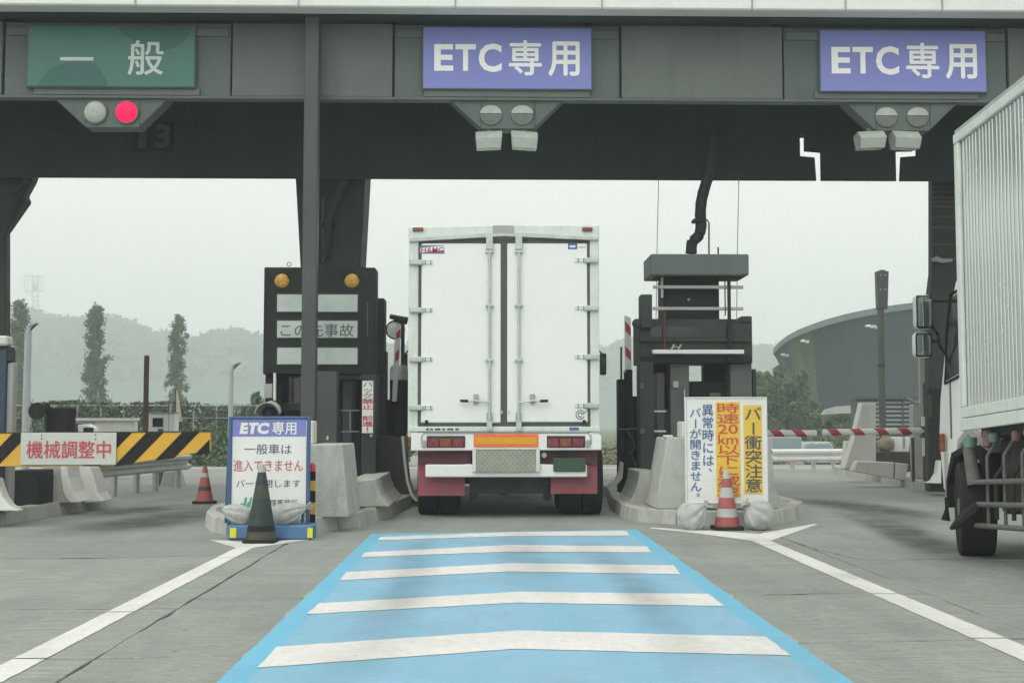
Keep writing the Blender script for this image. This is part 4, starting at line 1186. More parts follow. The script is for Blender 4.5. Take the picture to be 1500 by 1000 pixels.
for a, b in ((388, 400), (536, 548)):
    part("support_leg", MB().box(X(a, YM+0.1), X(b, YM+0.1), YM+0.1, YM+0.3, ZI, Z(546, YM+0.1)), K['dark'], mbd, bevel=0.01)
# toll machine cluster beneath the board
tb = thing("toll_machine", (X(500, 17.9), 18.4, ZI), "dark grey toll machine cabinet with handrails under the message board", "toll machine")
part("back_wall", MB().box(X(404, 18.6), X(551, 18.6), 18.6, 19.2, ZI, Z(556, 18.6)), K['dark'], tb, bevel=0.01)
part("front_panel", MB().box(X(463, 17.3), X(493.5, 17.3), 17.3, 17.55, ZI, Z(544, 17.3)), K['grey'], tb, bevel=0.012)
part("panel_label", MB().pbox(478, 638, 481, 644, 17.29, 0.012), K['signw'], tb)
part("inner_cabinet", MB().box(X(502, 18.0), X(516, 18.0), 18.0, 18.5, ZI, Z(558, 18.0)), K['grey'], tb, bevel=0.012)
part("blue_panel", MB().box(X(494.5, 18.2), X(501.5, 18.2), 18.2, 18.5, ZI, Z(598, 18.2)), K['navy'], tb, bevel=0.01)
part("blue_panel", MB().box(X(516.5, 18.2), X(528, 18.2), 18.2, 18.5, ZI, Z(632, 18.2)), K['navy'], tb, bevel=0.01)
for py in (601, 632):
    part("handrail", MB().tube([at(500, py, 17.8), at(526, py, 17.8)], 0.012, 6), K['grey2'], tb, smooth=True)
part("handrail", MB().tube([at(513, 601, 17.8), at(513, 632, 17.8)], 0.012, 6), K['grey2'], tb, smooth=True)
part("card_slot", MB().pbox(493, 610, 497, 624, 18.1, 0.08), mat("green_display", (0.05, 0.14, 0.09), 0.3), tb)
sp_ = part("side_post", MB().box(X(529, 17.4), X(551.5, 17.4), 17.4, 17.8, ZI, Z(548, 17.4)), K['dark2'], tb, bevel=0.012)
stk = part("warning_sticker", MB().pbox(530.5, 557.5, 546.5, 634, 17.393, 0.005), K['signw'], sp_)
vlettering(stk, K['ink'], ['バ', 'ッ', 'ク', '', '', '', '', '', ''], (531.5, 559, 545.5, 633), 17.39, 0.012)
vlettering(stk, K['inkred'], ['', '', '', '禁', '止', '', '前', '進', '！'], (531.5, 559, 545.5, 633), 17.39, 0.03)
part("post_bulb", MB().lathe([(0.02, 0), (0.02, 0.03), (0.004, 0.04)], at(544, 638, 17.4), 12, 'y'), K['lampg'], sp_, smooth=True)
part("tall_post", MB().box(X(551.5, 18.5), X(562, 18.5), 18.5, 18.9, ZI, Z(437, 18.5)), K['dark2'], tb, bevel=0.012)
part("tall_post_lower", MB().box(X(562.2, 18.6), X(565.5, 18.6), 18.6, 18.9, ZI, Z(514, 18.6)), K['brownd'], tb, bevel=0.01)
part("left_frame", MB().box(X(404, 17.9), X(412, 17.9), 17.9, 18.2, ZI, Z(548, 17.9)).box(X(412, 17.9), X(440, 17.9), 17.95, 18.2, Z(602, 17.9), Z(590, 17.9)), K['dark2'], tb, bevel=0.01)
part("window", MB().pbox(412, 549, 440, 590, 18.25, 0.03), K['glass'], tb)
part("sensor_box", MB().pbox(387, 562, 399, 583, 17.45, 0.12), K['grey2'], tb, bevel=0.01)
part("sensor_stem", MB().tube([at(402.5, 546, 17.45), at(402.5, 586, 17.45)], 0.02, 8), K['signw'], tb, smooth=True)
# hooded lamp behind the blue-framed sign
c = at(396, 602, 16.2)
hl = thing("hooded_lamp", (c.x, 16.2, ZI), "grey hooded lamp peeping over the top of the blue-framed sign", "lamp")
hm = MB()
nn = 16
prof = [(math.cos(a), math.sin(a)) for a in np.linspace(0, math.pi, nn)]
for q, (rx, rz, yy) in enumerate(((0.165, 0.15, 15.95), (0.165, 0.16, 16.1), (0.13, 0.13, 16.3), (0.03, 0.04, 16.42))):
    hm.v += [(c.x + rx*a, yy, c.z - 0.04 + rz*b + 0.02*q*(a > 0)) for a, b in prof]
for q in range(3):
    for i in range(nn - 1):
        hm.f.append((q*nn+i, q*nn+i+1, (q+1)*nn+i+1, (q+1)*nn+i))
hd_ = part("hood", hm, K['grey2'], hl, smooth=True)
m = hd_.modifiers.new("thick", 'SOLIDIFY'); m.thickness = 0.012
part("lamp_body", MB().blob((c.x, 16.15, c.z - 0.03), (0.10, 0.13, 0.09), 3, 0.02), K['dark'], hl, smooth='all')
part("stand", MB().cyl((c.x, 16.2, ZI), (c.x, 16.2, c.z - 0.05), 0.035), K['grey'], hl, smooth=True)

# barriers on this island
cb1 = thing("concrete_barrier", (X(485, 13.7), 14.3, ZI), "pale grey concrete block with sloping side behind the blue-framed sign", "barrier", "concrete barriers on the islands")
Yb = 13.72
part("block", MB().pprism([(444,757),(511,757),(501,651),(451,651)], Yb, 1.25), K['conc'], cb1, bevel=0.008)
part("cap_block", MB().box(X(452, 14.6), X(464.5, 14.6), 14.3, 14.6, Z(651, Yb) - 0.005, Z(616, 14.3)), K['cream'], cb1, bevel=0.012)
cb2 = thing("concrete_barrier", (X(535, 15.3), 16.3, ZI), "low flared concrete barrier with a hollow curve beside the white truck", "barrier", "concrete barriers on the islands")
Yb = 15.2
part("flared_wall", MB().pprism([(508,742),(570,742),(564,736),(557,727),(552,715),(549,702),(520,704),(508,704)], Yb, 2.4), K['conc'], cb2, bevel=0.01)
# curved guard beside the white truck: dark brown facing side, pale flared edge
gp_ = thing("curved_guard", (X(575, 17.9), 18.3, ZI), "curved guard with a brown black face and a pale flared edge at the truck's left wheel", "guard")
Yb = 18.0
part("plate", MB().pprism([(555,737),(612,737),(606,733),(600,724),(594,705),(590,672),(587.5,640),(555,637)], Yb, 0.5), K['brownd'], gp_, bevel=0.006)
em_ = [(587.5,639),(590.5,672),(594.5,705),(600.5,724),(606,732),(613,735.5)]
part("edge_strip", MB().pprism(em_ + [(a + 4, b - 1) for a, b in reversed(em_)], Yb - 0.03, 0.5), K['conc2'], gp_, bevel=0.004)
# raised barrier machine and arm, left of the truck
bl = thing("raised_barrier", (X(580, 19.0), 19.1, ZI), "raised red and white barrier arm on a black housing left of the truck", "barrier", "raised barrier arms at the middle lane")
Yb = 19.0
part("housing", MB().cyl((X(583, Yb), Yb+0.2, ZI), (X(583, Yb), Yb+0.2, Z(556, Yb)), 0.145, n=24), K['black'], bl, smooth=True)
part("housing_cap", MB().lathe([(0.145, 0), (0.145, 0.16), (0.12, 0.22), (0.03, 0.25)], (X(583, Yb), Yb+0.2, Z(556, Yb)), 24), K['galv'], bl, smooth=True)
arm = part("arm", MB().pprism([(574,588),(581,588),(587.5,476),(579,478)], Yb - 0.03, 0.05), K['wpole'], bl, bevel=0.006)
for (y0, y1) in ((481, 497), (511, 530)):
    q = lambda py: 579 - (py - 478) * 0.045
    r_ = lambda py: 587 - (py - 476) * 0.055
    part("red_band", MB().pprism([(q(y0+6)+2, y0+6), (r_(y0), y0), (r_(y1-4), y1-4), (q(y1)+2, y1)], Yb - 0.034, 0.003), K['red'], arm)
part("side_pipe", MB().cyl(at(596.5, 632, Yb), (X(596.5, Yb), Yb, ZI), 0.02), mat("orange_pipe", (0.45, 0.19, 0.06), 0.7), bl, smooth=True)
part("base_box", MB().pbox(552, 585, 574, 640, Yb+0.1, 0.3), K['black'], bl, bevel=0.01)
part("crash_tube", MB().cyl(at(591, 690, 18.55), (X(592, 18.55), 18.55, ZI), 0.03), K['grey2'], bl, smooth=True)
# round mirror with its bracket
c = at(577, 481, 18.95)
rm = thing("convex_mirror", (c.x, 18.95, ZI), "round convex mirror on a bracket beside the truck's upper left edge", "mirror")
part("mirror_face", MB().lathe([(0.14, -0.01), (0.135, 0.01), (0.09, 0.03), (0.003, 0.04)], (c.x, 19.25, c.z), 28, 'y'), K['signw'], rm, smooth=True)  # plain white face stands in for mirror glass
part("mirror_rim", MB().tube([(c.x + 0.142*math.cos(a), 19.24, c.z + 0.142*math.sin(a)) for a in np.linspace(0, 2*math.pi, 26)], 0.012, 6), K['dark'], rm, smooth=True)
part("bracket", MB().tube([at(571, 463, 19.2), at(585, 467, 19.2), at(597, 470, 19.2)], [0.035, 0.05, 0.06], 8).tube([at(590, 469, 19.2), at(590, 520, 19.2), (X(590, 19.2), 19.2, ZI)], 0.03, 8), K['dark2'], rm, smooth=True)

# blue-framed sign on a base
YA = 12.98
sg = thing("standing_sign", (X(394, YA), YA, 0), "blue-framed standing sign with purple header on a blue base", "sign", "standing signs at the island noses")
base_top = Z(768, 12.8)
part("base", MB().box(X(335, 12.8), X(459, 12.8), 12.8, 13.12, 0.003, base_top), K['blueb'], sg, bevel=0.02)
for a, b in ((336.5, 346), (450, 458)):
    part("base_reflector", MB().pbox(a, 773, b, 787.5, 12.793, 0.006), K['limey'], sg, bevel=0.003)
fr = MB()
for r in ((333.5,609.5,339,770), (448.5,609.5,454,770), (339,609.5,448.5,613.5), (339,745.5,448.5,750)):
    fr.pbox(*r, YA - 0.02, 0.045)
part("frame", fr, K['bluef'], sg, bevel=0.01)
part("back_leg", MB().tube([at(336, 640, YA+0.05), (X(342, 13.4), 13.09, base_top)], 0.015, 6).tube([at(451, 640, YA+0.05), (X(451, 13.4), 13.09, base_top)], 0.015, 6), K['bluef'], sg)
pn = part("panel", MB().pbox(339.2, 639, 448.3, 745.3, YA, 0.012), K['signw'], sg)
hd_ = part("header", MB().pbox(339.2, 613.7, 448.3, 638.9, YA - 0.003, 0.014), K['purple'], sg)
ya = YA - 0.006
lettering(hd_, K['signw'], [("ETC", (352, 618.5, 394, 635.5), 0.06, 0.06), ("専用", (399, 617.5, 434, 636), 0.02)], YA - 0.007)
lettering(pn, K['ink'], [("一般車は", (358, 650, 427, 665), 0.0)], YA - 0.004)
lettering(pn, K['inkred'], [("進入できません", (342, 673, 444, 690), 0.0)], YA - 0.004)
lettering(pn, K['ink'], [("バーが閉します", (346, 702, 440, 713.5), 0.0), ("管理事務所", (385, 731, 436, 741), 0.0)], YA - 0.004)
lg = MB()
lg.pprism([(350,741),(352,737),(357,737),(359,728),(362,728),(359.5,742)], YA - 0.005, 0.002)
lg.pprism([(361,742),(363,735),(365,735),(366.5,728),(369,728),(366,742),(363.7,742),(364.6,737.5),(363,742)], YA - 0.005, 0.002)
part("logo", lg, K['inkgreen'], pn)
# sandbags, cones, striped post
def sandbag(loc, Rb, Hb, tilt, azim, seed, label, grp):
    """a tied sack: full at the foot, gathered in folds to a neck; tilted over by tilt towards azim"""
    b = thing("sandbag", loc, label, "sandbag", grp)
    prof = [(0.0, 0.02), (0.45, 0.0), (0.82, 0.03), (0.98, 0.14), (1.0, 0.28), (0.95, 0.42), (0.83, 0.56), (0.62, 0.69), (0.38, 0.79), (0.20, 0.86), (0.15, 0.90), (0.22, 0.95), (0.33, 1.0), (0.30, 1.01), (0.02, 0.93)]
    fine = []
    for (r0, h0), (r1, h1) in zip(prof[:-1], prof[1:]):
        for t in (0, 0.5): fine.append((r0 + (r1-r0)*t, h0 + (h1-h0)*t))
    fine.append(prof[-1])
    nu = 56
    M_ = Matrix.Rotation(R_(azim), 3, 'Z') @ Matrix.Rotation(R_(tilt), 3, 'Y')
    m = MB()
    for k, (rr, h) in enumerate(fine):
        g = min(1.0, max(0.0, (h - 0.15) / 0.6))
        for i in range(nu):
            a = 2*math.pi*i/nu
            rip = 1 + 0.13*g*math.sin(8*a + seed + 2.5*h) + 0.07*g*math.sin(13*a + seed*2) + 0.10*noise.noise(Vector((2*math.cos(a) + seed, 2*math.sin(a), 3*h)))
            q = Vector((Rb*rr*rip*math.cos(a), Rb*rr*rip*math.sin(a)*0.85, Hb*(h - 0.28)*(1 + 0.06*math.sin(3*a + seed))))
            cr = abs(noise.noise(q*16 + Vector((seed, 0, 0)))) * 0.02
            q = q * (1 - cr*3)
            m.v.append(tuple(M_ @ q))
    n_ = len(fine)
    for k in range(n_ - 1):
        for i in range(nu):
            j2 = (i+1) % nu
            m.f.append((k*nu+i, k*nu+j2, (k+1)*nu+j2, (k+1)*nu+i))
    zmin = min(v[2] for v in m.v)
    fl = zmin + 0.22*Rb                        # the weight flattens the underside
    m.v = [(loc[0] + x, loc[1] + y, loc[2] + 0.002 + max(z, fl) - fl) for x, y, z in m.v]
    part("sack", m, K['bag'], b, smooth='all')
    ring_ = [tuple(Vector(loc) + Vector((0, 0, 0.002 - fl)) + M_ @ Vector((Rb*0.19*math.cos(a), Rb*0.17*math.sin(a), Hb*0.61))) for a in np.linspace(0, 2*math.pi, 15)]
    part("tie_string", MB().tube(ring_, 0.006, 5), K['grey2'], b)
    return b
sandbag((X(356, 12.93), 12.88, base_top), 0.105, 0.34, -70, 10, 1, "white sandbag on the blue base, left of the dark cone", "sandbags holding the signs")
sandbag((X(418, 12.93), 12.88, base_top), 0.115, 0.42, 72, -6, 4, "white sandbag on the blue base, right of the dark cone", "sandbags holding the signs")
def cone(loc, H, rb, bands, base, label, grp, sq=0.17, basemat='rubber'):
    t = thing("traffic_cone", loc, label, "traffic cone", grp)
    x, y, z = loc
    part("base", MB().prism([(-sq,-sq*0.8),(-sq*0.8,-sq),(sq*0.8,-sq),(sq,-sq*0.8),(sq,sq*0.8),(sq*0.8,sq),(-sq*0.8,sq),(-sq,sq*0.8)], 'z', 0.002, 0.035).add([], []) if False else _off(MB().prism([(-sq,-sq*0.8),(-sq*0.8,-sq),(sq*0.8,-sq),(sq,-sq*0.8),(sq,sq*0.8),(sq*0.8,sq),(-sq*0.8,sq),(-sq,sq*0.8)], 'z', 0.003, 0.04), loc), K[basemat], t, bevel=0.008)
    rt = 0.028
    for k, (h0, h1, m_) in enumerate(bands):
        r0, r1 = rb + (rt-rb)*h0, rb + (rt-rb)*h1
        prof = [(r0, 0.04 + h0*(H-0.04)), (r1, 0.04 + h1*(H-0.04))]
        if h1 >= 1: prof += [(r1*0.7, H + 0.004)]
        part("body_band" if k else "body", MB().lathe(prof, loc, 24), K[m_], t, smooth=True)
    return t
def _off(m, l):
    m.v = [(a + l[0], b + l[1], c + l[2]) for a, b, c in m.v]
    return m
cone((X(384.5, 12.55), 12.56, 0), 0.78, 0.155, [(0, 0.10, 'coneband'), (0.10, 0.18, 'rubber'), (0.18, 0.55, 'coneg'), (0.55, 0.72, 'coneband'), (0.72, 0.9, 'coneg'), (0.9, 1.0, 'lampg')], None,
     "dirty dark green traffic cone in front of the blue-framed sign", "traffic cones", sq=0.165)
p_ = G(299.5, 737)
cone((p_.x, p_.y, 0), 0.55, 0.13, [(0, 0.3, 'coner'), (0.3, 0.42, 'coneband'), (0.42, 0.7, 'coner'), (0.7, 0.82, 'conew'), (0.82, 1.0, 'coner')], None,
     "weathered red traffic cone standing alone in the closed lane", "traffic cones", sq=0.16)
Yc = 13.98
cone((X(1063, Yc), Yc, 0), 0.66, 0.145, [(0, 0.17, 'coner'), (0.17, 0.32, 'conew'), (0.32, 0.52, 'coner'), (0.52, 0.70, 'conew'), (0.70, 0.86, 'coner'), (0.86, 1.0, 'conew')], None,
     "red and white banded traffic cone in front of the yellow-bannered sign", "traffic cones", sq=0.17)
sb = thing("striped_post", (X(458, 13.02), 13.18, 0), "yellow and black striped post with a red top beside the blue-framed sign", "post")
zz_ = [Z(p_, 13.18) for p_ in (786, 770, 752, 735, 718, 703, 690)]
zz_[0] = 0.003
for k in range(6):
    part("stripe", MB().box(X(454, 13.18), X(463, 13.18), 13.15, 13.21, zz_[k], zz_[k+1]), K['yellow'] if k % 2 == 0 else K['black'], sb)
part("red_top", MB().lathe([(0.033, 0), (0.035, 0.06), (0.025, 0.085), (0.004, 0.095)], (X(458.5, 13.18), 13.18, zz_[6]), 16), mat("red_top_lens", (0.6, 0.03, 0.08), 0.3, coat=0.5), sb, smooth=True)

# ================================================================ MIDDLE-RIGHT ISLAND
YBo = 17.8
bo = thing("toll_booth", (X(1020, YBo), YBo + 0.8, ZI), "dark narrow toll booth tower under a fat duct on the right island", "toll booth")
def bp(name, r, dY, d, k, bevel=0.01, parent=bo):
    return part(name, MB().pbox(*r, YBo + dY, d), K[k], parent, bevel=bevel)
def bpg(name, px0, py0, px1, dY, d, k, bevel=0.01, parent=bo):     # down to the island
    y_ = YBo + dY
    return part(name, MB().box(X(px0, y_), X(px1, y_), y_, y_ + d, ZI, Z(py0, y_)), K[k], parent, bevel=bevel)
bp("roof_hood", (953, 372, 1097, 403), -0.15, 0.8, 'fascia2', 0.015)
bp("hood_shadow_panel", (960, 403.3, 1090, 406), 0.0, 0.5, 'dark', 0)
bp("upper_body", (972, 406.2, 1053.5, 468), 0.15, 0.6, 'dark')
for py in (418, 449.5):
    bp("cross_rail", (957, py, 1089, py + 4.5), -0.02, 0.06, 'grey2', 0.004)
bp("light_bar", (956, 512, 1090, 518), -0.1, 0.07, 'wpole', 0.006)
bp("main_beam", (937, 467, 1102, 532), 0.05, 0.8, 'dark2', 0.012)
bp("window_band", (953, 478, 1086, 494), 0.035, 0.02, 'glass', 0)
bp("beam_ledge", (938, 495, 1101, 500), -0.0, 0.048, 'dark2', 0.004)
bp("beam_ledge", (938, 521, 1101, 531), 0.0, 0.048, 'dark', 0.004)
bp("corner_block", (1086, 463, 1101.5, 472), 0.02, 0.3, 'dark2', 0.01)
bp("left_riser", (939, 431, 955.5, 480), -0.03, 0.3, 'dark2', 0.01)
c = at(933, 473, YBo)
part("side_speaker", MB().lathe([(0.06, -0.12), (0.065, 0.0), (0.05, 0.02), (0.005, 0.03)], c, 20, 'y'), K['dark2'], bo, smooth=True)
part("red_pipe", MB().cyl(at(973.5, 456, YBo - 0.03), at(973.5, 511, YBo - 0.03), 0.022), mat("dark_red_pipe", (0.10, 0.03, 0.03), 0.7), bo, smooth=True)
bp("right_strut", (1066.5, 404, 1071, 530), -0.05, 0.05, 'dark', 0.004)
bp("thin_strut", (1061.5, 404, 1063, 462), -0.02, 0.02, 'dark', 0)
bp("left_strut", (968.5, 404, 971.5, 436), 0.0, 0.04, 'grey2', 0)
lettering(bo, K['grey2'], [("H", (984, 504, 997, 512), 0.02, 0.35)], YBo - 0.105)
part("bulb", MB().lathe([(0.02, 0), (0.018, 0.03), (0.003, 0.04)], at(1008.5, 439, YBo + 0.15), 12, 'y'), K['grey2'], bo, smooth=True)
bpg("column", 937, 530, 958, -0.02, 0.35, 'dark2')
bpg("column", 982, 532, 1010, 0.1, 0.4, 'grey')
bpg("column", 1070.5, 532, 1102, 0.1, 0.5, 'grey')
bpg("side_column", 1102.3, 540, 1108.5, 0.2, 0.4, 'dark2')
bpg("inner_cabinet", 962, 545, 974, 0.25, 0.3, 'grey')
bpg("inner_back", 958, 533, 982, 0.6, 0.2, 'dark')
bpg("inner_back", 1031, 533, 1070, 0.65, 0.2, 'dark')
bpg("counter", 1010.5, 558, 1070, 0.4, 0.3, 'dark')
bp("counter_item", (1040, 575, 1056, 590), 0.3, 0.08, 'grey', 0.01)
bp("window_ledge", (958, 601, 976, 603), 0.05, 0.1, 'cream', 0)
bp("window_ledge", (958, 630, 976, 632.5), 0.05, 0.1, 'cream', 0)
bpg("blue_panel", 974.5, 598, 982, 0.3, 0.3, 'navy')
bp("switch_box", (986, 558, 994, 568), 0.06, 0.05, 'grey2', 0.006)
bp("hinge_plate", (938, 560, 943, 569), -0.035, 0.02, 'grey', 0.003)
bp("hinge_plate", (938, 628, 944, 635), -0.035, 0.02, 'grey', 0.003)
bp("wire_cover", (1002, 570, 1004, 620), 0.06, 0.05, 'grey2', 0)
# duct from the canopy to the booth roof
du = thing("cable_duct", (X(1013, YBo + 0.25), YBo + 0.25, Z(372, YBo)), "fat black flexible duct dropping from the canopy to the booth roof", "duct")
dpts = [(1045, 195), (1040, 240), (1036, 262), (1030, 283), (1027, 298), (1026, 315), (1027, 330), (1023.5, 345), (1014, 355), (1012.5, 371)]
path = []
Pv = [at(a, b, YBo + 0.25) for a, b in dpts]
for i in range(len(Pv) - 1):
    p0, p1, p2, p3 = Pv[max(i-1, 0)], Pv[i], Pv[i+1], Pv[min(i+2, len(Pv)-1)]
    for t in (0, 0.25, 0.5, 0.75):
        path.append(0.5 * ((2*p1) + (p2-p0)*t + (2*p0-5*p1+4*p2-p3)*t*t + (3*p1-p0-3*p2+p3)*t**3))
path.append(Pv[-1])
part("duct", MB().tube(path, [0.082 * (1.06 if i % 4 == 0 else 1.0) for i in range(len(path))], 14), K['dark'], du, smooth=True)
part("clamp", MB().pbox(1015.5, 320, 1035, 325, YBo + 0.16, 0.18), K['dark'], du, bevel=0.01)
part("drop_wire", MB().tube([at(1035, 321, YBo+0.2), at(1038.5, 326, YBo+0.2), at(1038.5, 372, YBo+0.2)], 0.012, 6), K['dark'], du)
part("vent_stub", MB().cyl(at(1052, 372, YBo+0.2), at(1052, 362, YBo+0.2), 0.012), K['dark'], du)
for pa, pb, lab in ((965, 961, "thin hanging wire left of the booth duct"), (1082.5, 1079, "thin hanging wire right of the booth duct")):
    wr = part("hanging_wire", MB().tube([at(pa, 255, 19.0), at((pa+pb)/2 - 0.5, 360, 19.0), at(pb, 467, 19.0)], 0.006, 5), K['grey'], None, origin=at(pb, 467, 19.0))
    tag(wr, lab, "wire", "wires hanging from the canopy")
# barrier machine with raised arm
br = thing("raised_barrier", (X(920, 18.6), 18.6, ZI), "raised red and white barrier arm on black plates right of the truck", "barrier", "raised barrier arms at the middle lane")
Yb = 18.6
arm = part("arm", MB().pprism([(915.5,546),(925,548),(924,465),(915,462)], Yb - 0.06, 0.05), K['wpole'], br, bevel=0.006)
for y0 in (470, 506):
    part("red_band", MB().pprism([(915.8, y0), (924, y0 + 10), (924.3, y0 + 23), (916, y0 + 14)], Yb - 0.063, 0.003), K['red'], arm)
def dng(name, px0, py0, px1, Y_, d, k, parent, bevel=0.008):
    return part(name, MB().box(X(px0, Y_), X(px1, Y_), Y_, Y_ + d, ZI, Z(py0, Y_)), K[k], parent, bevel=bevel)
dng("side_plate", 906, 555, 916, Yb, 0.3, 'black', br)
dng("front_plate", 917, 541, 927, Yb - 0.1, 0.3, 'black', br)
dng("rear_plate", 927.2, 580, 936.5, Yb, 0.3, 'black', br)
part("whip", MB().cyl(at(910, 556, Yb + 0.1), at(910, 508, Yb + 0.1), 0.016), K['dark2'], br, smooth=True)
part("tie_bar", MB().cyl(at(906, 629, Yb - 0.12), at(937, 627.5, Yb - 0.12), 0.014), K['grey'], br, smooth=True)
part("cable_loop", MB().tube([at(917, 630, Yb-0.13), at(927, 642, Yb-0.13), at(930, 655, Yb-0.13), at(923, 664, Yb-0.13), at(930, 676, Yb-0.13), at(932, 700, Yb-0.13), at(927, 715, Yb-0.13), at(915, 722, Yb-0.13)], 0.012, 6), K['grey'], br, smooth=True)
fl = [(909, 675), (914, 678), (912, 700), (905, 709), (893, 714), (890, 711), (901, 703), (906, 692)]
part("pale_skirt", MB().pprism(fl, Yb - 0.2, 0.12), K['conc2'], br, bevel=0.006)
# concrete barriers
cb3 = thing("concrete_barrier", (X(1050, 14.9), 15.3, ZI), "tapered concrete block behind the yellow-bannered sign", "barrier", "concrete barriers on the islands")
part("block", MB().pprism([(961,745),(1141,745),(1127,641),(978,641)], 14.85, 1.0), K['conc'], cb3, bevel=0.01)
part("top_piece", MB().box(X(973, 15.0), X(985, 15.0), 14.95, 15.15, Z(641, 14.85) - 0.004, Z(637, 14.95)), K['conc2'], cb3, bevel=0.01)
part("cap_block", MB().box(X(997, 15.2), X(1008, 15.2), 15.1, 15.5, Z(641, 14.85) - 0.004, Z(617, 15.2)), K['cream'], cb3, bevel=0.012)
cb4 = thing("concrete_barrier", (X(945, 16.3), 17.0, ZI), "low hollow flared concrete barrier beside the booth's left column", "barrier", "concrete barriers on the islands")
part("flared_wall", MB().pprism([(918,737),(968,737),(968,692),(937,690),(935,706),(930,720),(925,730)], 16.2, 1.3), K['conc'], cb4, bevel=0.01)
# yellow-bannered warning sign
YA2 = 14.08
ws = thing("standing_sign", (X(1064, YA2), YA2, 0), "white standing sign with two yellow banners of vertical characters", "sign", "standing signs at the island noses")
part("panel", MB().pbox(1005, 582.5, 1123.5, 736, YA2, 0.03), K['signw'], ws, bevel=0.006)
fr = MB()
for r in ((1003.8,581.3,1006.5,737), (1122,581.3,1124.7,737), (1006.5,581.3,1122,583.3), (1006.5,735,1122,737)):
    fr.pbox(*r, YA2 - 0.012, 0.05)
part("frame", fr, K['wpole'], ws, bevel=0.005)
for px in (1020, 1108):
    part("leg", MB().box(X(px-3, YA2), X(px+3, YA2), YA2 + 0.035, YA2 + 0.065, 0.003, Z(700, YA2)), K['galv'], ws)
    part("foot", MB().box(X(px-3, YA2), X(px+3, YA2), YA2 - 0.18, YA2 + 0.20, 0.003, 0.03), K['galv'], ws)
b1 = part("banner", MB().pbox(1049, 588.5, 1084.5, 728, YA2 - 0.004, 0.006), K['banner'], ws)
b2 = part("banner", MB().pbox(1089.5, 593, 1116.5, 723, YA2 - 0.004, 0.006), K['banner'], ws)
vlettering(b1, K['inkred2'], ['時', '速', '20', 'km', '以', '下', 'に', '減', '速'], (1052, 590.5, 1081.5, 727), YA2 - 0.007, 0.012, 0.04)
vlettering(b2, K['ink'], ['バ', 'ー', '衝', '突', '注', '意'], (1092.5, 596, 1114.5, 721.5), YA2 - 0.007, 0.012, 0.05)
vlettering(ws, K['inkblue'], ['異', '常', '時', 'に', 'は', '、'], (1029.5, 591.5, 1044.5, 702), YA2 - 0.004, 0.012, 0.07)
vlettering(ws, K['inkblue'], ['バ', 'ー', 'が', '開', 'き', 'ま', 'せ', 'ん', '。'], (1011.5, 597, 1026.5, 736), YA2 - 0.004, 0.012, 0.06)
sandbag((X(1010, 13.9), 13.93, 0.0), 0.175, 0.37, 52, -18, 2, "grey white sandbag left of the banded cone", "sandbags holding the signs")
sandbag((X(1112, 13.9), 13.93, 0.0), 0.185, 0.38, -50, 25, 3, "bulging sandbag right of the banded cone", "sandbags holding the signs")

# ================================================================ FAR-LEFT ISLAND
Yl = 14.6
lb = thing("toll_booth", (X(-20, Yl), Yl + 0.6, ZI), "navy and grey toll booth corner at the photo's left edge", "toll booth")
part("wall", MB().box(X(-70, Yl), X(7, Yl), Yl, Yl + 0.3, ZI, Z(512, Yl)), K['navy'], lb, bevel=0.01)
part("roof_cap", MB().box(X(-75, Yl), X(10, Yl), Yl - 0.05, Yl + 0.15, Z(507, Yl), Z(493, Yl)), K['conc2'], lb, bevel=0.02)
part("head_box", MB().pbox(-10, 507.5, 17.5, 530, Yl + 0.02, 0.1), K['dark2'], lb, bevel=0.02)
part("corner_pillar", MB().box(X(8, Yl + 0.05), X(18, Yl + 0.05), Yl + 0.05, Yl + 0.2, ZI, Z(531, Yl)), K['grey2'], lb, bevel=0.015)
# striped lane-closing arm with its board
Ya = 14.3
la = thing("closing_arm", (X(-30, Ya), Ya, ZI), "yellow and black striped lane-closing arm carrying a white board", "barrier")
def topy(px): return 634.5 - 0.0065 * px
def boty(px): return 682.5 - max(0, px - 170) * 0.162
part("arm_body", MB().pprism([(-70, topy(-70)), (308, topy(308)), (308, 659.5), (170, 682), (-70, 683)], Ya, 0.06), K['yellow'], la, bevel=0.004)
def clip_stripe(x0, wd, lo, hi):
    """diagonal black stripe leaning right, clipped to the arm between lo and hi"""
    pts = []
    def xa(py, off): return x0 + off + (683 - py) * 0.98
    poly = [(xa(boty(x0), 0), boty(x0)), (xa(boty(x0 + wd), wd), boty(x0 + wd)), (xa(topy(x0), wd), topy(x0 + wd + 46)), (xa(topy(x0), 0), topy(x0 + 46))]
    def cut(poly, xc, keep):
        out = []
        for a, b in zip(poly, poly[1:] + poly[:1]):
            ia, ib = keep(a[0], xc), keep(b[0], xc)
            if ia: out.append(a)
            if ia != ib:
                t = (xc - a[0]) / (b[0] - a[0])
                out.append((xc, a[1] + t * (b[1] - a[1])))
        return out
    poly = cut(poly, lo, lambda x, c: x >= c)
    if poly: poly = cut(poly, hi, lambda x, c: x <= c)
    return poly
for x0 in (-80, -29, 124, 170, 222, 272):
    pl_ = clip_stripe(x0 - (4 if x0 > 0 else 0), 25, -68, 307)
    if len(pl_) > 2:
        part("black_stripe", MB().pprism(pl_, Ya - 0.004, 0.004), K['black'], la)
part("arm_edge", MB().pprism([(-70, topy(-70) - 1.5), (308.5, topy(308) - 1.5), (308.5, topy(308)), (-70, topy(-70))], Ya - 0.005, 0.07), K['dark2'], la)
wb = part("board", MB().pbox(30, 633.5, 170, 680.5, Ya - 0.03, 0.02), K['boardw'], la, bevel=0.004)
lettering(wb, K['inkred'], [("機械調整中", (39, 645.5, 162, 671), 0.012)], Ya - 0.034)
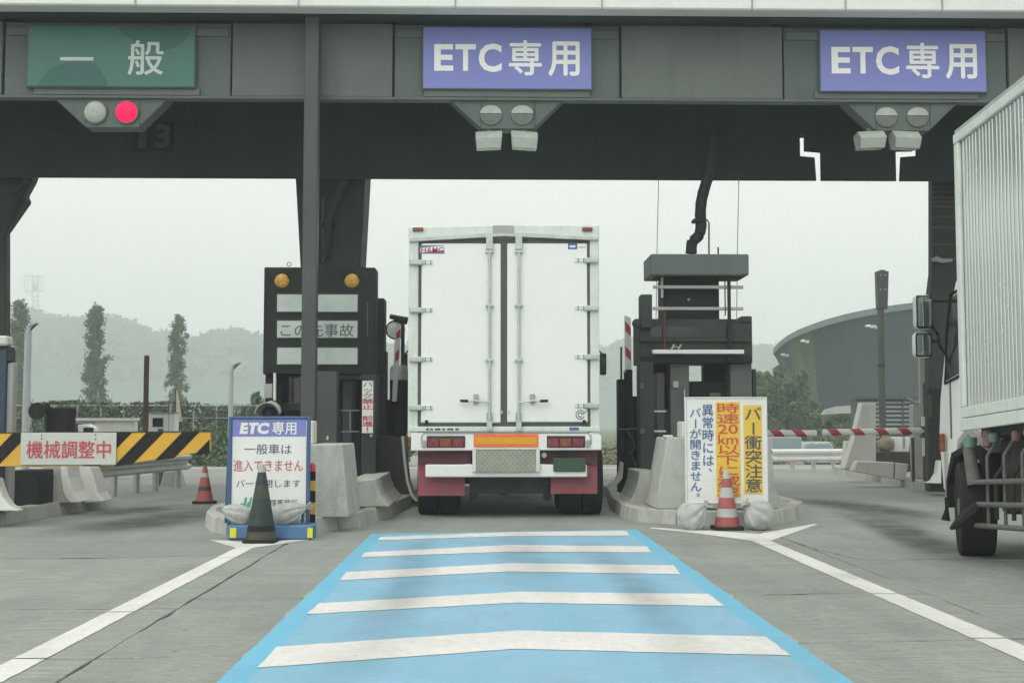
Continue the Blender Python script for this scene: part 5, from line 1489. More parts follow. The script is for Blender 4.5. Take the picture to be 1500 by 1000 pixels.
for px, py in ((61, 637), (61, 642), (140, 636.5), (140, 643)):
    part("screw", MB().lathe([(0.008, 0), (0.008, 0.004), (0.003, 0.006)], at(px, py, Ya - 0.03), 10, 'y'), K['dark'], wb)
part("pivot_post", MB().box(X(-62, Ya + 0.1), X(-40, Ya + 0.1), Ya + 0.08, Ya + 0.3, ZI, Z(620, Ya)), K['grey'], la, bevel=0.01)
# cabinets and guards behind the arm
mc = thing("machine_cabinet", (X(42, 15.9), 16.1, ZI), "dark machine cabinet below the striped arm at left", "cabinet")
part("body", MB().box(X(20.5, 15.8), X(61, 15.8), 15.8, 16.3, ZI, Z(688, 15.8)), K['dark'], mc, bevel=0.012)
part("edge_plate", MB().box(X(8.5, 15.75), X(19.5, 15.75), 15.75, 16.2, ZI, Z(690, 15.75)), K['grey2'], mc, bevel=0.012)
sbx = thing("signal_box", (X(84, 16.8), 16.9, ZI), "black upright signal box with a horn standing above the striped arm", "signal box")
part("box", MB().pbox(67.5, 597, 100, 650, 16.8, 0.3), K['black'], sbx, bevel=0.01)
part("stand", MB().box(X(78, 16.9), X(90, 16.9), 16.9, 17.0, ZI, Z(650, 16.8)), K['dark2'], sbx)
c = at(60, 602, 16.75)
part("horn", MB().lathe([(0.115, 0.10), (0.11, 0.085), (0.06, 0.03), (0.05, -0.1), (0.01, -0.11)], (c.x - 0.02, c.y, c.z - 0.0), 22, 'y').blob((c.x + 0.05, c.y + 0.02, c.z + 0.04), (0.07, 0.08, 0.08), 2, 0.05), K['dark'], sbx, smooth=True)
part("conduit", MB().tube([at(66, 610, 16.85), at(66, 650, 16.85)], 0.015, 6), mat("green_conduit", (0.04, 0.13, 0.10), 0.5), sbx)
cb5 = thing("concrete_barrier", (X(80, 16.3), 16.8, ZI), "grey concrete barrier with a flared right foot under the white board", "barrier", "concrete barriers on the islands")
part("block", MB().pprism([(61.5,736),(104,736),(97,731),(92,720),(89,700),(88,676),(61.5,676)], 16.35, 0.35), K['conc'], cb5, bevel=0.008)
part("flared_edge", MB().pprism([(88,677),(97,678),(100,700),(107,720),(117,735),(104,736),(97,731),(92,720),(89,700)], 16.33, 0.5), K['gwhite'], cb5, bevel=0.008)
cb6 = thing("flared_guard", (X(130, 17.0), 17.2, ZI), "pale curved guard with a dark slot at the far-left island's tip", "guard")
part("flared_wall", MB().pprism([(99,681),(125,680),(132,686),(137,700),(143,722),(152,735),(123,737),(119,728),(117,703),(104,702)], 17.0, 0.45), K['gwhite'], cb6, bevel=0.02)
part("slot_back", MB().pprism([(108,702),(117,702),(119,737),(112,737)], 17.2, 0.2), K['dark'], cb6)
cb7 = thing("flared_guard", (X(0, 14.4), 14.5, ZI), "pale flared foot of a guard at the photo's left edge", "guard")
part("flared_foot", MB().pprism([(-30,748),(26,748),(13,740),(4,728),(-2,712),(-5,700),(-30,700)], 14.35, 0.2), K['gwhite'], cb7, bevel=0.01)

# ================================================================ BEYOND THE GATE, LEFT
def wbeam(name, A, B, ztop, hgt, k, label, posts, postk=None, bottom=0.0):
    A, B = Vector(A), Vector(B)
    d = (B - A).normalized()
    nrm = Vector((d.y, -d.x))
    if nrm.y > 0: nrm = -nrm
    t = thing(name, ((A.x+B.x)/2, (A.y+B.y)/2, bottom), label, "guardrail", "guardrails beyond the gate")
    prof = [(0.0, 0), (0.085, 0.14), (0.085, 0.28), (0.0, 0.44), (0.0, 0.56), (0.085, 0.72), (0.085, 0.86), (0.0, 1.0)]
    m = MB()
    for P in (A, B):
        for off in (0.0, -0.012):
            for u, v_ in prof:
                q = P + nrm * (u + off)
                m.v.append((q.x, q.y, ztop - hgt + v_ * hgt))
    n_ = len(prof)
    for i in range(n_ - 1):
        m.f += [(i, i+1, 2*n_+i+1, 2*n_+i), (n_+i, 3*n_+i, 3*n_+i+1, n_+i+1)]
    m.f += [(0, 2*n_, 3*n_, n_), (n_-1, 2*n_-1, 4*n_-1, 3*n_-1)]
    m.f += [tuple(list(range(n_)) + list(range(2*n_-1, n_-1, -1))), tuple(list(range(2*n_, 3*n_)) + list(range(4*n_-1, 3*n_-1, -1)))]
    part("beam", m, K[k], t, smooth=True)
    for u in posts:
        q = A.lerp(B, u) - nrm * 0.08
        part("post", MB().cyl((q.x, q.y, bottom - 0.05), (q.x, q.y, ztop - 0.06), 0.057, n=14), K[postk or k], t, smooth=True)
    return t
A, B = at(140, 690, 19.6), at(275, 680, 23.4)
wbeam("guardrail", (A.x, A.y), (B.x, B.y), 0.63, 0.30, 'galv', "grey galvanised guardrail behind the striped arm", (0.22, 0.45, 0.66, 0.93), 'galv')
q = at(245, 700, 23.6)
tag(part("concrete_post", MB().pprism([(233,716),(268,716),(262,690),(240,690)], 23.6, 0.3), K['conc'], None, bevel=0.02, origin=(q.x, 23.6, 0)), "stubby concrete block behind the end of the grey guardrail", "block")
# low white parapet with camera housing
pa = thing("low_parapet", (X(150, 27), 27.2, 0), "low white parapet with a ledge behind the white board", "wall")
part("wall", MB().box(X(138, 27), X(197, 27), 27, 27.3, -0.02, Z(617, 27)), K['conc2'], pa, bevel=0.02)
part("ledge", MB().box(X(97, 27), X(198, 27), 26.95, 27.4, Z(616.5, 27), Z(612.5, 27)), K['conc2'], pa, bevel=0.01)
part("rear_wall", MB().box(X(97, 27.2), X(137, 27.2), 27.2, 27.35, -0.02, Z(617.5, 27.2)), K['cream'], pa, bevel=0.01)
cmr = thing("camera_housing", (X(121, 24.5), 24.5, 0), "white camera housing with a dark front just above the striped arm", "camera")
part("housing", MB().pprism([(113,622),(127,621),(136,626),(137,634),(114,634)], 24.5, 0.35), K['signw'], cmr, bevel=0.02)
part("lens_face", MB().pbox(122, 626, 136.5, 633.5, 24.49, 0.03), K['dark'], cmr)
part("side_face", MB().pbox(110.5, 620, 113, 634, 24.5, 0.3), K['dark2'], cmr)
part("pole", MB().cyl((X(121, 24.6), 24.65, 0), (X(121, 24.6), 24.65, Z(634, 24.6)), 0.05), K['grey2'], cmr, smooth=True)
ct = thing("control_box", (X(237, 24), 24.1, 0), "white control box with a dark screen right of the rusty pole", "control box")
part("cabinet", MB().box(X(218, 24), X(256, 24), 24, 24.35, 0.45, Z(605, 24)), K['signw'], ct, bevel=0.015)
part("cabinet_side", MB().box(X(247, 24), X(247.8, 24), 23.994, 24.0, 0.45, Z(606, 24)), K['grey2'], ct)
part("screen", MB().pbox(223.5, 612, 238.5, 625, 23.985, 0.02), K['dark'], ct)
part("keypad", MB().pbox(231, 628, 239, 634, 23.985, 0.02), K['navy'], ct)
part("hood", MB().box(X(217, 24), X(257, 24), 23.93, 24.38, Z(605, 24), Z(603.5, 24)), K['grey2'], ct)
part("pedestal", MB().box(X(228, 24.1), X(246, 24.1), 24.1, 24.3, 0, 0.45), K['grey'], ct)
pn_ = thing("pennant", (X(258, 24.6), 24.6, 0), "narrow cream pennant on a thin pole beside the white control box", "flag")
part("pole", MB().cyl((X(257.2, 24.6), 24.6, 0), (X(257.2, 24.6), 24.6, Z(568, 24.6)), 0.012), K['rust'], pn_, smooth=True)
fm = MB(); fm.pprism([(257.5,570),(259,571),(263,592),(267,617),(259,618),(258,600)], 24.59, 0.015)
part("cloth", fm, K['flag'], pn_)
rp_ = thing("rusty_pole", (X(212.5, 22), 22, 0.35), "rusty brown upright pole left of the white control box", "pole")
part("shaft", MB().box(X(209.5, 22), X(216, 22), 22, 22.07, 0.36, Z(521, 22)), K['rust'], rp_, bevel=0.006)
part("bolt", MB().pbox(208.5, 602, 210.5, 607, 21.98, 0.06), K['rust'], rp_)
# lamp posts
def lamp_post(px, py_top, Y_, wpx, label):
    x = X(px, Y_)
    t = thing("lamp_post", (x, Y_, gz(Y_)), label, "lamp post", "lamp posts beyond the gate")
    r = wpx / 2 * Y_ / FPX
    zt__ = Z(py_top, Y_)
    part("shaft", MB().cyl((x, Y_, gz(Y_)), (x, Y_, zt__ - 0.25), r * 1.05, r * 0.9, n=14), K['lpost'], t, smooth=True)
    part("arm", MB().tube([(x, Y_, zt__ - 0.27), (x + 0.03, Y_, zt__ - 0.14), (x + 0.10, Y_, zt__ - 0.05), (x + 0.2, Y_, zt__)], [r*0.8, r*0.75, r*0.7, r*0.55], 10), K['lpost'], t, smooth=True)
    part("lamp_shade", MB().tube([(x + 0.08, Y_ - 0.05, zt__ - 0.18), (x + 0.16, Y_ - 0.05, zt__ - 0.08), (x + 0.27, Y_ - 0.05, zt__ - 0.015)], [r*0.22, r*0.35, r*0.15], 8), K['dark2'], t, smooth=True)
    return t
lamp_post(38.5, 474, 31, 11, "grey lamp post with curved top before the leftmost slim tree")
lamp_post(338, 531, 33, 7.5, "grey lamp post with curved top above the blue-framed sign")

# ---- leaves
def leaves(name, pts, size, m, parent=None, origin=None, flat_=0.0):
    """pts: (n,3) leaf centres; each leaf a bent pair of triangles"""
    n_ = len(pts)
    rng_ = np.random.default_rng(abs(hash(name)) % 1000 + n_ if False else n_)
    a = rng_.normal(size=(n_, 3)); a /= np.linalg.norm(a, axis=1)[:, None]
    b = rng_.normal(size=(n_, 3)); b -= (a * b).sum(1)[:, None] * a; b /= np.linalg.norm(b, axis=1)[:, None]
    s_ = size * rng_.uniform(0.5, 1.3, n_)[:, None]
    base = np.array(wloc(parent) if parent is not None else (origin if origin is not None else (0, 0, 0)))
    p = np.asarray(pts) - base
    v = np.stack([p - a*s_, p + b*s_*0.55, p + a*s_, p - b*s_*0.55], 1).reshape(-1, 3)
    me = bpy.data.meshes.new(name)
    me.vertices.add(4*n_); me.loops.add(4*n_); me.polygons.add(n_)
    me.vertices.foreach_set("co", v.ravel())
    me.loops.foreach_set("vertex_index", np.arange(4*n_))
    me.polygons.foreach_set("loop_start", np.arange(0, 4*n_, 4))
    me.update(calc_edges=True)
    me.materials.append(m)
    o = bpy.data.objects.new(name, me)
    col.objects.link(o)
    if parent is not None: o.parent = parent
    else: o.location = base
    return o
def clump_pts(centres, radii, per, seed):
    r = np.random.default_rng(seed)
    out = []
    for c_, rad in zip(centres, radii):
        d = r.normal(size=(per, 3)); d /= np.linalg.norm(d, axis=1)[:, None]
        rr = r.uniform(0.45, 1.0, (per, 1)) ** 0.6
        out.append(np.array(c_) + d * rr * np.array(rad))
    return np.concatenate(out)
def slim_tree(px, py_top, py_bot, Y_, wpx, seed, label, gap=None):
    r = np.random.default_rng(seed)
    g = gz(Y_)
    x = X(px, Y_)
    zt__ = Z(py_top, Y_)
    H = zt__ - g
    t = thing("slim_tree", (x, Y_, g), label, "tree", "slim columnar trees beyond the fence")
    part("trunk", MB().tube([(x, Y_, g), (x + 0.06, Y_, g + H*0.4), (x - 0.05, Y_, g + H*0.75), (x, Y_, zt__ - 0.3)], [0.2, 0.16, 0.1, 0.03], 8), K['bark'], t, smooth=True)
    W = wpx / 2 * Y_ / FPX
    cs, rs = [], []
    m = MB()
    NC = 150
    for i in range(NC):
        u = (i + 0.5) / NC
        wl_ = W * 0.95 * (1.2 - 0.50*u) * (1.0 + 0.16*math.sin(u*17.0 + seed*2) + 0.10*math.sin(u*41.0 + seed)) * (1.0 if u < 0.9 else 1.0 - 5.5*(u - 0.9))
        if gap and gap[0] < u < gap[1]: wl_ *= 0.55
        a = r.uniform(0, 6.28); q = r.uniform(0.15, 0.85)
        cx_, cy_, cz_ = x + wl_*q*math.cos(a), Y_ + wl_*q*math.sin(a), g + H*(0.10 + 0.88*u) + r.uniform(-0.2, 0.1)
        cs.append((cx_, cy_, cz_)); rs.append((W*r.uniform(0.14, 0.30), W*r.uniform(0.14, 0.30), W*r.uniform(0.14, 0.34)))
        if i % 3 == 0: m.tube([(x, Y_, cz_ - 0.4), (cx_, cy_, cz_)], [0.03, 0.01], 4)
    part("limbs", m, K['bark'], t)
    rg = np.random.default_rng(seed + 50)
    pts_ = np.concatenate([np.array(c_) + rg.normal(size=(70, 3)) * np.array(q_) * 0.62 for c_, q_ in zip(cs, rs)])
    leaves("crown", pts_, 0.13, K['leaf'], t)
    return t
slim_tree(25, 440, 630, 104, 42, 1, "leftmost slim tree, half behind the lamp post", (0.5, 0.6))
slim_tree(138, 447, 600, 108, 42, 2, "slim tall tree left of the rusty pole", (0.62, 0.72))
slim_tree(259, 462, 600, 112, 34, 3, "slim tree behind the white control box and pennant")
# ---- fence with climbers, hedge bank
Yf = 40.0
fn = thing("mesh_fence", (X(230, Yf), Yf, gz(Yf)), "wire mesh fence overgrown with climbers along the left roadside", "fence")
ft, fb = Z(594, Yf), gz(Yf)
for k, px in enumerate(np.arange(-260, 420, 34.0)):
    part("post", MB().cyl((X(px, Yf), Yf, fb), (X(px, Yf), Yf, ft), 0.03, n=8), K['lpost'], fn, smooth=True)
part("rail", MB().cyl((X(-260, Yf), Yf, ft), (X(415, Yf), Yf, ft), 0.022, n=6).cyl((X(-260, Yf), Yf, Z(612, Yf)), (X(415, Yf), Yf, Z(612, Yf)), 0.018, n=6), K['lpost'], fn)
wm = MB()
for i in range(330):
    x0 = X(-260, Yf) + i * 0.046
    wm.add([(x0, Yf+0.004, fb), (x0+0.006, Yf+0.004, fb), (x0+0.006, Yf+0.004, ft), (x0, Yf+0.004, ft)], [(0,1,2,3)])
stuff(part("wire_mesh", wm, K['lpost'], fn, weld=False))
r = np.random.default_rng(5)
n_ = 24000
xx = r.uniform(X(-260, Yf), X(415, Yf), n_)
hh = (0.5 + 0.5*np.sin(xx*1.3) * np.sin(xx*0.37 + 1))
zz = fb + (ft - fb + 0.18*hh) * r.uniform(0, 1, n_) ** (1.3 - 0.75*hh)
stuff(leaves("climbers", np.stack([xx, Yf + 0.12 + r.normal(0, 0.10, n_), zz], 1), 0.085, K['leaf2'], None, origin=(X(230, Yf), Yf, fb)))["label"] = "climbing plants covering the mesh fence"
# hedge bank in front of and behind the fence
n_ = 26000
xx = r.uniform(X(-300, 36), X(600, 36), n_)
yy = r.uniform(35.2, 39.6, n_)
top = 0.25 + (yy - 35.2) * 0.25 + 0.35*np.sin(xx*0.9 + yy) * np.sin(xx*0.41) + 0.15*np.sin(xx*2.7)
zz = np.array([gz(v) for v in yy]) + np.maximum(0.05, top) * r.uniform(0.2, 1.0, n_)
stuff(leaves("hedge_bank", np.stack([xx, yy, zz], 1), 0.085, K['leaf2'], None, origin=(X(150, 37), 37, 0)))["label"] = "low overgrown hedge bank along the left roadside"
def bush(px, py, Y_, wpx, hpx, seed, label, m='leaf2', per=110, n=26, size=0.09, grp="bushes beyond the fence"):
    r = np.random.default_rng(seed)
    c_ = at(px, py, Y_)
    g = gz(Y_)
    W, Hh = wpx/2*Y_/FPX, max(0.4, c_.z + hpx/2*Y_/FPX - g)
    t = thing("bush", (c_.x, Y_, g), label, "bush", grp)
    part("stem", MB().tube([(c_.x, Y_, g), (c_.x + 0.05*W, Y_, g + Hh*0.6)], [0.05*W + 0.02, 0.02], 6), K['bark'], t)
    cs = [(c_.x + W*r.uniform(-0.75, 0.75), Y_ + W*0.6*r.uniform(-1, 1), 0) for _ in range(n)]
    cs = [(a, b, g + Hh*(0.12 + 0.72*r.uniform(0, 1)*(1 - 0.7*((a - c_.x)/W)**2))) for a, b, _ in cs]
    rs = [(W*r.uniform(0.18, 0.34),)*2 + (Hh*r.uniform(0.1, 0.2),) for _ in cs]
    leaves("foliage", clump_pts(cs, rs, per, seed), size, K[m], t)
    return t
bush(112, 607, 44, 60, 36, 11, "rounded bush behind the fence above the white board", size=0.1)
bush(148, 604, 44.5, 34, 44, 12, "upright bush behind the fence at the slim tall tree's foot", size=0.1)
bush(315, 596, 43, 70, 32, 13, "feathery bush behind the fence left of the message board", size=0.1)
bush(372, 590, 42.5, 50, 40, 14, "bush behind the fence just left of the message board", size=0.1)
bush(240, 600, 45, 60, 30, 15, "low bush behind the white control box", size=0.1)

# ================================================================ BEYOND THE GATE, RIGHT
# far-right island furniture
tb_ = thing("tall_guard_block", (X(1262, 25), 25.5, ZI), "tall tapered pale concrete block on the far-right island", "barrier", "concrete barriers on the islands")
part("block", MB().pprism([(1237,686),(1283,686),(1283,590),(1263,590),(1250,646)], 25, 0.3), K['conc2'], tb_, bevel=0.012)
part("wing", MB().pprism([(1236,688),(1250,688),(1250,646),(1241,646)], 25.32, 0.3), K['conc2'], tb_, bevel=0.02)
lw = thing("low_guard_wall", (X(1293, 22.6), 23.0, ZI), "low pale concrete guard wall in front of the tall tapered block", "wall")
part("wall", MB().pprism([(1250,690),(1326,704),(1331,679),(1310,677),(1257,675)], 23.2, 0.3), K['conc2'], lw, bevel=0.015)
part("joint", MB().pprism([(1309,700.5),(1310,700.7),(1311,677),(1310,677)], 23.19, 0.02), K['dark2'], lw)
dk = thing("dark_plinth", (X(1310, 26.5), 26.8, ZI), "dark low plinth behind the low guard wall", "plinth")
part("block", MB().pbox(1284, 662, 1340, 690, 26.4, 0.5), K['brownd'], dk, bevel=0.01)
part("foot", MB().box(X(1284, 26.4), X(1340, 26.4), 26.45, 26.85, ZI, Z(690, 26.4)), K['brownd'], dk)
tb2 = thing("tan_bag", (X(1297, 26.3), 26.6, Z(662, 26.6)), "round tan sack behind the boom on the far-right island", "sack")
part("sack", MB().blob((X(1297, 26.6), 26.6, Z(650.5, 26.6)), (0.185, 0.15, 0.165), 5, 0.3), K['bagtan'], tb2, smooth='all')
part("tie", MB().blob((X(1297, 26.6), 26.6, Z(638, 26.6)), (0.03, 0.03, 0.04), 2, 0.1), K['bagtan'], tb2, smooth='all')
wp = thing("white_sheet_pile", (X(1322, 26.6), 26.7, Z(662, 26.6)), "white slanting sheets beside the tan sack", "sheets")
part("sheet", MB().pprism([(1307,661.5),(1331,661.5),(1334,640),(1308,640),(1310,652)], 26.6, 0.15), K['signw'], wp, bevel=0.01)
part("strap", MB().pbox(1323, 640, 1326, 656, 26.58, 0.02), K['grey2'], wp)
# boom across the right lane
bm_ = thing("barrier_boom", (X(1360, 21.5), 21.5, ZI), "lowered red and white boom across the right-hand lane", "barrier")
Yb = 21.5
part("post", MB().box(X(1360, Yb), X(1380, Yb), Yb, Yb + 0.25, ZI, Z(560, Yb)), K['dark'], bm_, bevel=0.012)
part("white_tube", MB().cyl((X(1356, Yb), Yb+0.05, Z(668, Yb)), (X(1356, Yb), Yb+0.05, Z(610, Yb)), 0.06), K['wpole'], bm_, smooth=True)
for a, b, ya_, yb_ in ((1124, 1195.5, 634.3, 634.6), (1205, 1352, 633.2, 630.8)):
    pa_, pb_ = at(a, ya_, Yb - 0.1), at(b, yb_, Yb - 0.1)
    bo_ = part("boom", MB().cyl(pa_, pb_, 0.058, n=18), K['wpole'], bm_, smooth=True)
    n_b = 2 if b < 1200 else 4
    starts = [1130, 1163] if b < 1200 else [1214, 1248, 1283, 1317]
    for s0 in starts:
        # slanted red sleeve around the tube
        m = MB()
        ns_ = 18
        for off, sgn in ((0, 1), (15, 1)):
            for i in range(ns_):
                an = 2*math.pi*i/ns_
                px_ = s0 + off - 4.5*math.sin(an)
                cpt = at(px_, ya_ + (yb_ - ya_)*(px_ - a)/(b - a), Yb - 0.1)
                m.v.append((cpt.x, cpt.y + 0.0598*math.cos(an), cpt.z + 0.0598*math.sin(an)))
        for i in range(ns_):
            j = (i+1) % ns_
            m.f.append((i, j, ns_+j, ns_+i))
        part("red_band", m, K['red'], bo_, smooth='all')
part("hinge", MB().pbox(1351, 624, 1355, 641, Yb - 0.15, 0.12).cyl(at(1352, 633, Yb-0.05), at(1362, 633, Yb+0.02), 0.02), K['rust'], bm_)
for px in (1336, 1352.5):
    q = X(px, 22.0)
    tag(part("rusty_stake", MB().cyl((q, 22.0, ZI), (q, 22.0, Z(641, 22.0)), 0.028, n=10), K['rust'], None, smooth=True, origin=(q, 22, ZI)),
        "rusty stake under the boom, " + ("left one nearer the low guard wall" if px < 1340 else "right one nearer the pier"), "stake", "rusty stakes under the boom")
gc = thing("grey_column", (X(1348, 23), 23.1, ZI), "pale grey column with a curved bracket behind the silver truck's mirrors", "column")
part("column", MB().box(X(1338, 23), X(1358, 23), 23, 23.25, ZI, Z(592, 23)), K['grey2'], gc, bevel=0.02)
part("bracket", MB().tube([at(1330, 583, 23.0), at(1340, 590, 23.0), at(1350, 588, 23.0), at(1356, 580, 23.0)], 0.03, 8), K['grey2'], gc, smooth=True)
part("upper_pipe", MB().box(X(1349, 22.6), X(1358.5, 22.6), 22.6, 22.7, Z(592, 23) - 0.02, Z(470, 22.6)), K['grey2'], gc, bevel=0.01)
sbk = thing("pier_side_box", (X(1376, 21.2), 21.2, ZI), "dark boxes and pale skirt at the foot of the right pier", "cabinet")
part("box", MB().box(X(1363, 20.2), X(1384, 20.2), 20.2, 20.38, ZI, Z(568, 20.2)), K['dark'], sbk, bevel=0.01)
part("lamp_box", MB().pbox(1358, 578, 1365, 612, 20.1, 0.1), K['dark2'], sbk, bevel=0.01)
part("skirt", MB().pprism([(1358,707),(1366,704),(1372,694),(1375,674),(1379,674),(1379,708)], 20.0, 0.15), K['gwhite'], sbk, bevel=0.008)
part("ledge_bar", MB().tube([at(1366, 381, 20.3), at(1372, 379, 20.25), at(1380, 382, 20.25), at(1394, 381, 20.3)], [0.03, 0.05, 0.04, 0.03], 8), K['grey2'], sbk, smooth=True)
# tall pole with a boxy head
Yp = 30
tp = thing("tall_signal_pole", (X(1292, Yp), Yp, 0), "tall grey pole with a long boxy head before the curved hall", "pole")
part("shaft", MB().cyl((X(1292.5, Yp), Yp, 0), (X(1292.5, Yp), Yp, Z(452, Yp)), 0.085, n=16), K['post'], tp, smooth=True)
hd_ = part("head", MB().pprism([(1284.5,397),(1288,397),(1290,395),(1296,395),(1298,397),(1302,397),(1300.5,452),(1286.5,452)], Yp - 0.1, 0.2), K['post'], tp, bevel=0.01)
part("collar", MB().cyl((X(1292.5, Yp), Yp, Z(537, Yp)), (X(1292.5, Yp), Yp, Z(533, Yp)), 0.095, n=16), K['dark2'], tp, smooth=True)
for py in (403, 424):
    for px in (1290, 1297):
        part("rivet", MB().lathe([(0.02, 0), (0.02, 0.01), (0.006, 0.015)], at(px, py, Yp - 0.1), 10, 'y'), K['grey2'], hd_)
# white guardrail and cars
A, B = at(1130, 675, 30.5), at(1242, 675, 31.0)
wbeam("guardrail", (A.x, A.y), (B.x, B.y), Z(657.5, 30.7), 0.31, 'wrail', "white guardrail in front of the two small cars", (0.29, 0.565, 0.83), 'cream')
def car(px, Y_, wd, H, bodyk, label, kind):
    g = gz(Y_)
    x = X(px, Y_)
    t = thing("parked_car", (x, Y_ + 1.8, g), label, "car", "cars beyond the gate")
    h = wd/2
    lo = [(-h, 0.25), (-h, 0.75), (-h*0.97, 0.92), (h*0.97, 0.92), (h, 0.75), (h, 0.25)]
    body = part("body", MB().prism([(x+a, g+b) for a, b in lo], 'y', Y_, Y_ + 3.8), K[bodyk[0]], t, bevel=0.06, seg=2)
    hi = [(-h*0.95, 0.92), (-h*0.93, 1.05), (-h*0.72 if kind == 'sedan' else -h*0.88, H), (h*0.72 if kind == 'sedan' else h*0.88, H), (h*0.93, 1.05), (h*0.95, 0.92)]
    cabm = MB().prism([(x+a, g+b) for a, b in hi], 'y', Y_ + (0.7 if kind == 'sedan' else 0.06), Y_ + 3.0)
    part("roof", cabm, K[bodyk[1]], t, bevel=0.06, seg=2)
    yw = Y_ + (0.68 if kind == 'sedan' else 0.04)
    part("rear_window", MB().prism([(x-h*0.82, g+1.0), (x+h*0.82, g+1.0), (x+h*0.66 if kind == 'sedan' else x+h*0.8, g+H-0.12), (x-h*0.66 if kind == 'sedan' else x-h*0.8, g+H-0.12)], 'y', yw, yw + 0.03), K['carglass'], t)
    for s_ in (-1, 1):
        part("tail_light", MB().box(*sorted((x+s_*h*0.68, x+s_*h*0.95)), Y_-0.02, Y_+0.03, g+0.6, g+0.78), K['tail'], t, bevel=0.02)
        for dy in (0.75, 3.0):
            part("wheel", MB().cyl((x+s_*h*0.98, Y_+dy, g+0.3), (x+s_*h*0.72, Y_+dy, g+0.3), 0.3, n=20), K['rubber'], t, smooth=True)
    part("number_plate", MB().box(x-0.2, x+0.2, Y_-0.03, Y_, g+0.5, g+0.68), K['signw'], t)
    part("bumper", MB().box(x-h, x+h, Y_-0.06, Y_+0.1, g+0.28, g+0.46), K['dark2'] if kind == 'sedan' else K['carred'], t, bevel=0.03)
    return t
car(1152, 58, 1.62, 1.72, ('carbody', 'carbody'), "small boxy van with a reddish bumper behind the white guardrail", 'van')
car(1204, 59, 1.68, 1.44, ('carsil', 'carsil'), "silver saloon car with pale window behind the white guardrail", 'sedan')
# louvred building
Yv = 46.0
lv = thing("louvred_building", (X(1297, Yv), Yv + 1.5, gz(Yv)), "low louvred plant building in front of the curved hall", "building")
part("wall", MB().box(X(1253, Yv), X(1342, Yv), Yv + 0.06, Yv + 0.6, gz(Yv), Z(584, Yv)), K['louvd'], lv)
part("roof", MB().box(X(1252, Yv), X(1344, Yv), Yv - 0.1, Yv + 0.65, Z(584, Yv), Z(580, Yv)), K['post'], lv)
for k in range(10):
    py = 587 + k * 6.4
    part("louvre_slat", MB().prism([(Yv - 0.03, Z(py+3.0, Yv)), (Yv + 0.055, Z(py, Yv)), (Yv + 0.055, Z(py, Yv) - 0.02), (Yv - 0.03, Z(py+3.0, Yv) - 0.02)], 'x', X(1254, Yv), X(1341, Yv)), K['louv'], lv)
for px in (1254, 1323, 1337):
    part("post", MB().pbox(px-1, 584, px+1.2, 660, Yv - 0.06, 0.06), K['post'], lv)
# curved hall
H_T = [(1133, 519, 104), (1141, 510, 100), (1152, 501.5, 97), (1168, 493, 94), (1188, 485, 92), (1212, 477, 91), (1238, 470, 90), (1266, 464, 90), (1300, 458, 90), (1345, 452, 91), (1420, 446, 93), (1560, 440, 98)]
H_B = [(1180, 650, 112), (1182, 650, 107), (1186, 650, 103), (1192, 650, 99.5), (1204, 650, 97), (1222, 650, 96), (1244, 650, 95), (1268, 650, 95), (1300, 650, 95), (1345, 650, 96), (1420, 650, 98), (1560, 650, 103)]
hall = thing("curved_hall", (X(1280, 92), 96, gz(92)), "large slate grey hall with a curved overhanging roof edge", "building")
TT = [at(*p_) for p_ in H_T]
BB = [at(*p_) for p_ in H_B]
for q in BB: q.z = gz(92) - 0.05
def hall_pt(i, u):
    a, b = TT[i], BB[i]
    k_ = u ** 0.75
    return a.lerp(b, 0).lerp(Vector((b.x, b.y, a.z + (b.z - a.z)*u)), k_) if False else Vector((a.x + (b.x-a.x)*k_, a.y + (b.y-a.y)*k_, a.z + (b.z-a.z)*u))
NR = 56
for i in range(len(TT) - 1):
    m = MB()
    for r_ in range(NR):                     # lapped horizontal boards: each course stands proud at its lower edge
        u0, u1 = r_/NR, (r_+1)/NR
        a, b, c_, d_ = hall_pt(i, u0), hall_pt(i+1, u0), hall_pt(i+1, u1), hall_pt(i, u1)
        pr = Vector((-0.02, -0.07, 0))
        m.add([a, b, c_ + pr, d_ + pr, c_, d_], [(0,1,2,3), (3,2,4,5)])
    part("cladding", m, K['slateg'] if i in (2, 3) else K['slate'], hall, weld=False)
for i in range(len(TT) - 1):
    a, b = TT[i], TT[i+1]
    o_ = Vector((-0.15, -0.55, 0))
    up = Vector((0, 0, 0.42))
    part("roof_edge", MB().add([a+o_, b+o_, b+o_+up, a+o_+up, a, b, b+up, a+up], [(0,1,2,3),(4,7,6,5),(3,2,6,7),(0,4,5,1)]), K['eaveband'], hall, smooth=True)
rb = MB()
for i in range(len(TT)):
    t_ = TT[i] + Vector((0, 0, 0.5))
    q_ = at(H_T[i][0] + 60, H_T[i][1] + 30, t_.y + 50)
    rb.v += [tuple(t_), tuple(q_)]
for i in range(len(TT) - 1):
    rb.f.append((2*i, 2*i+2, 2*i+3, 2*i+1))
part("roof", rb, K['eaveband'], hall)
for px, py, yy_ in ((1148, 519, 99), (1177, 499, 93), (1272, 477, 89.2), (1280, 478, 89.2)):
    c_ = at(px, py, yy_ - 0.6)
    fl_ = part("flood_lamp", MB().box(c_.x-0.13, c_.x+0.13, c_.y-0.1, c_.y+0.4, c_.z-0.08, c_.z+0.08).box(c_.x+0.2, c_.x+0.42, c_.y-0.1, c_.y+0.4, c_.z-0.16, c_.z+0.02), K['signw'], hall, bevel=0.02)
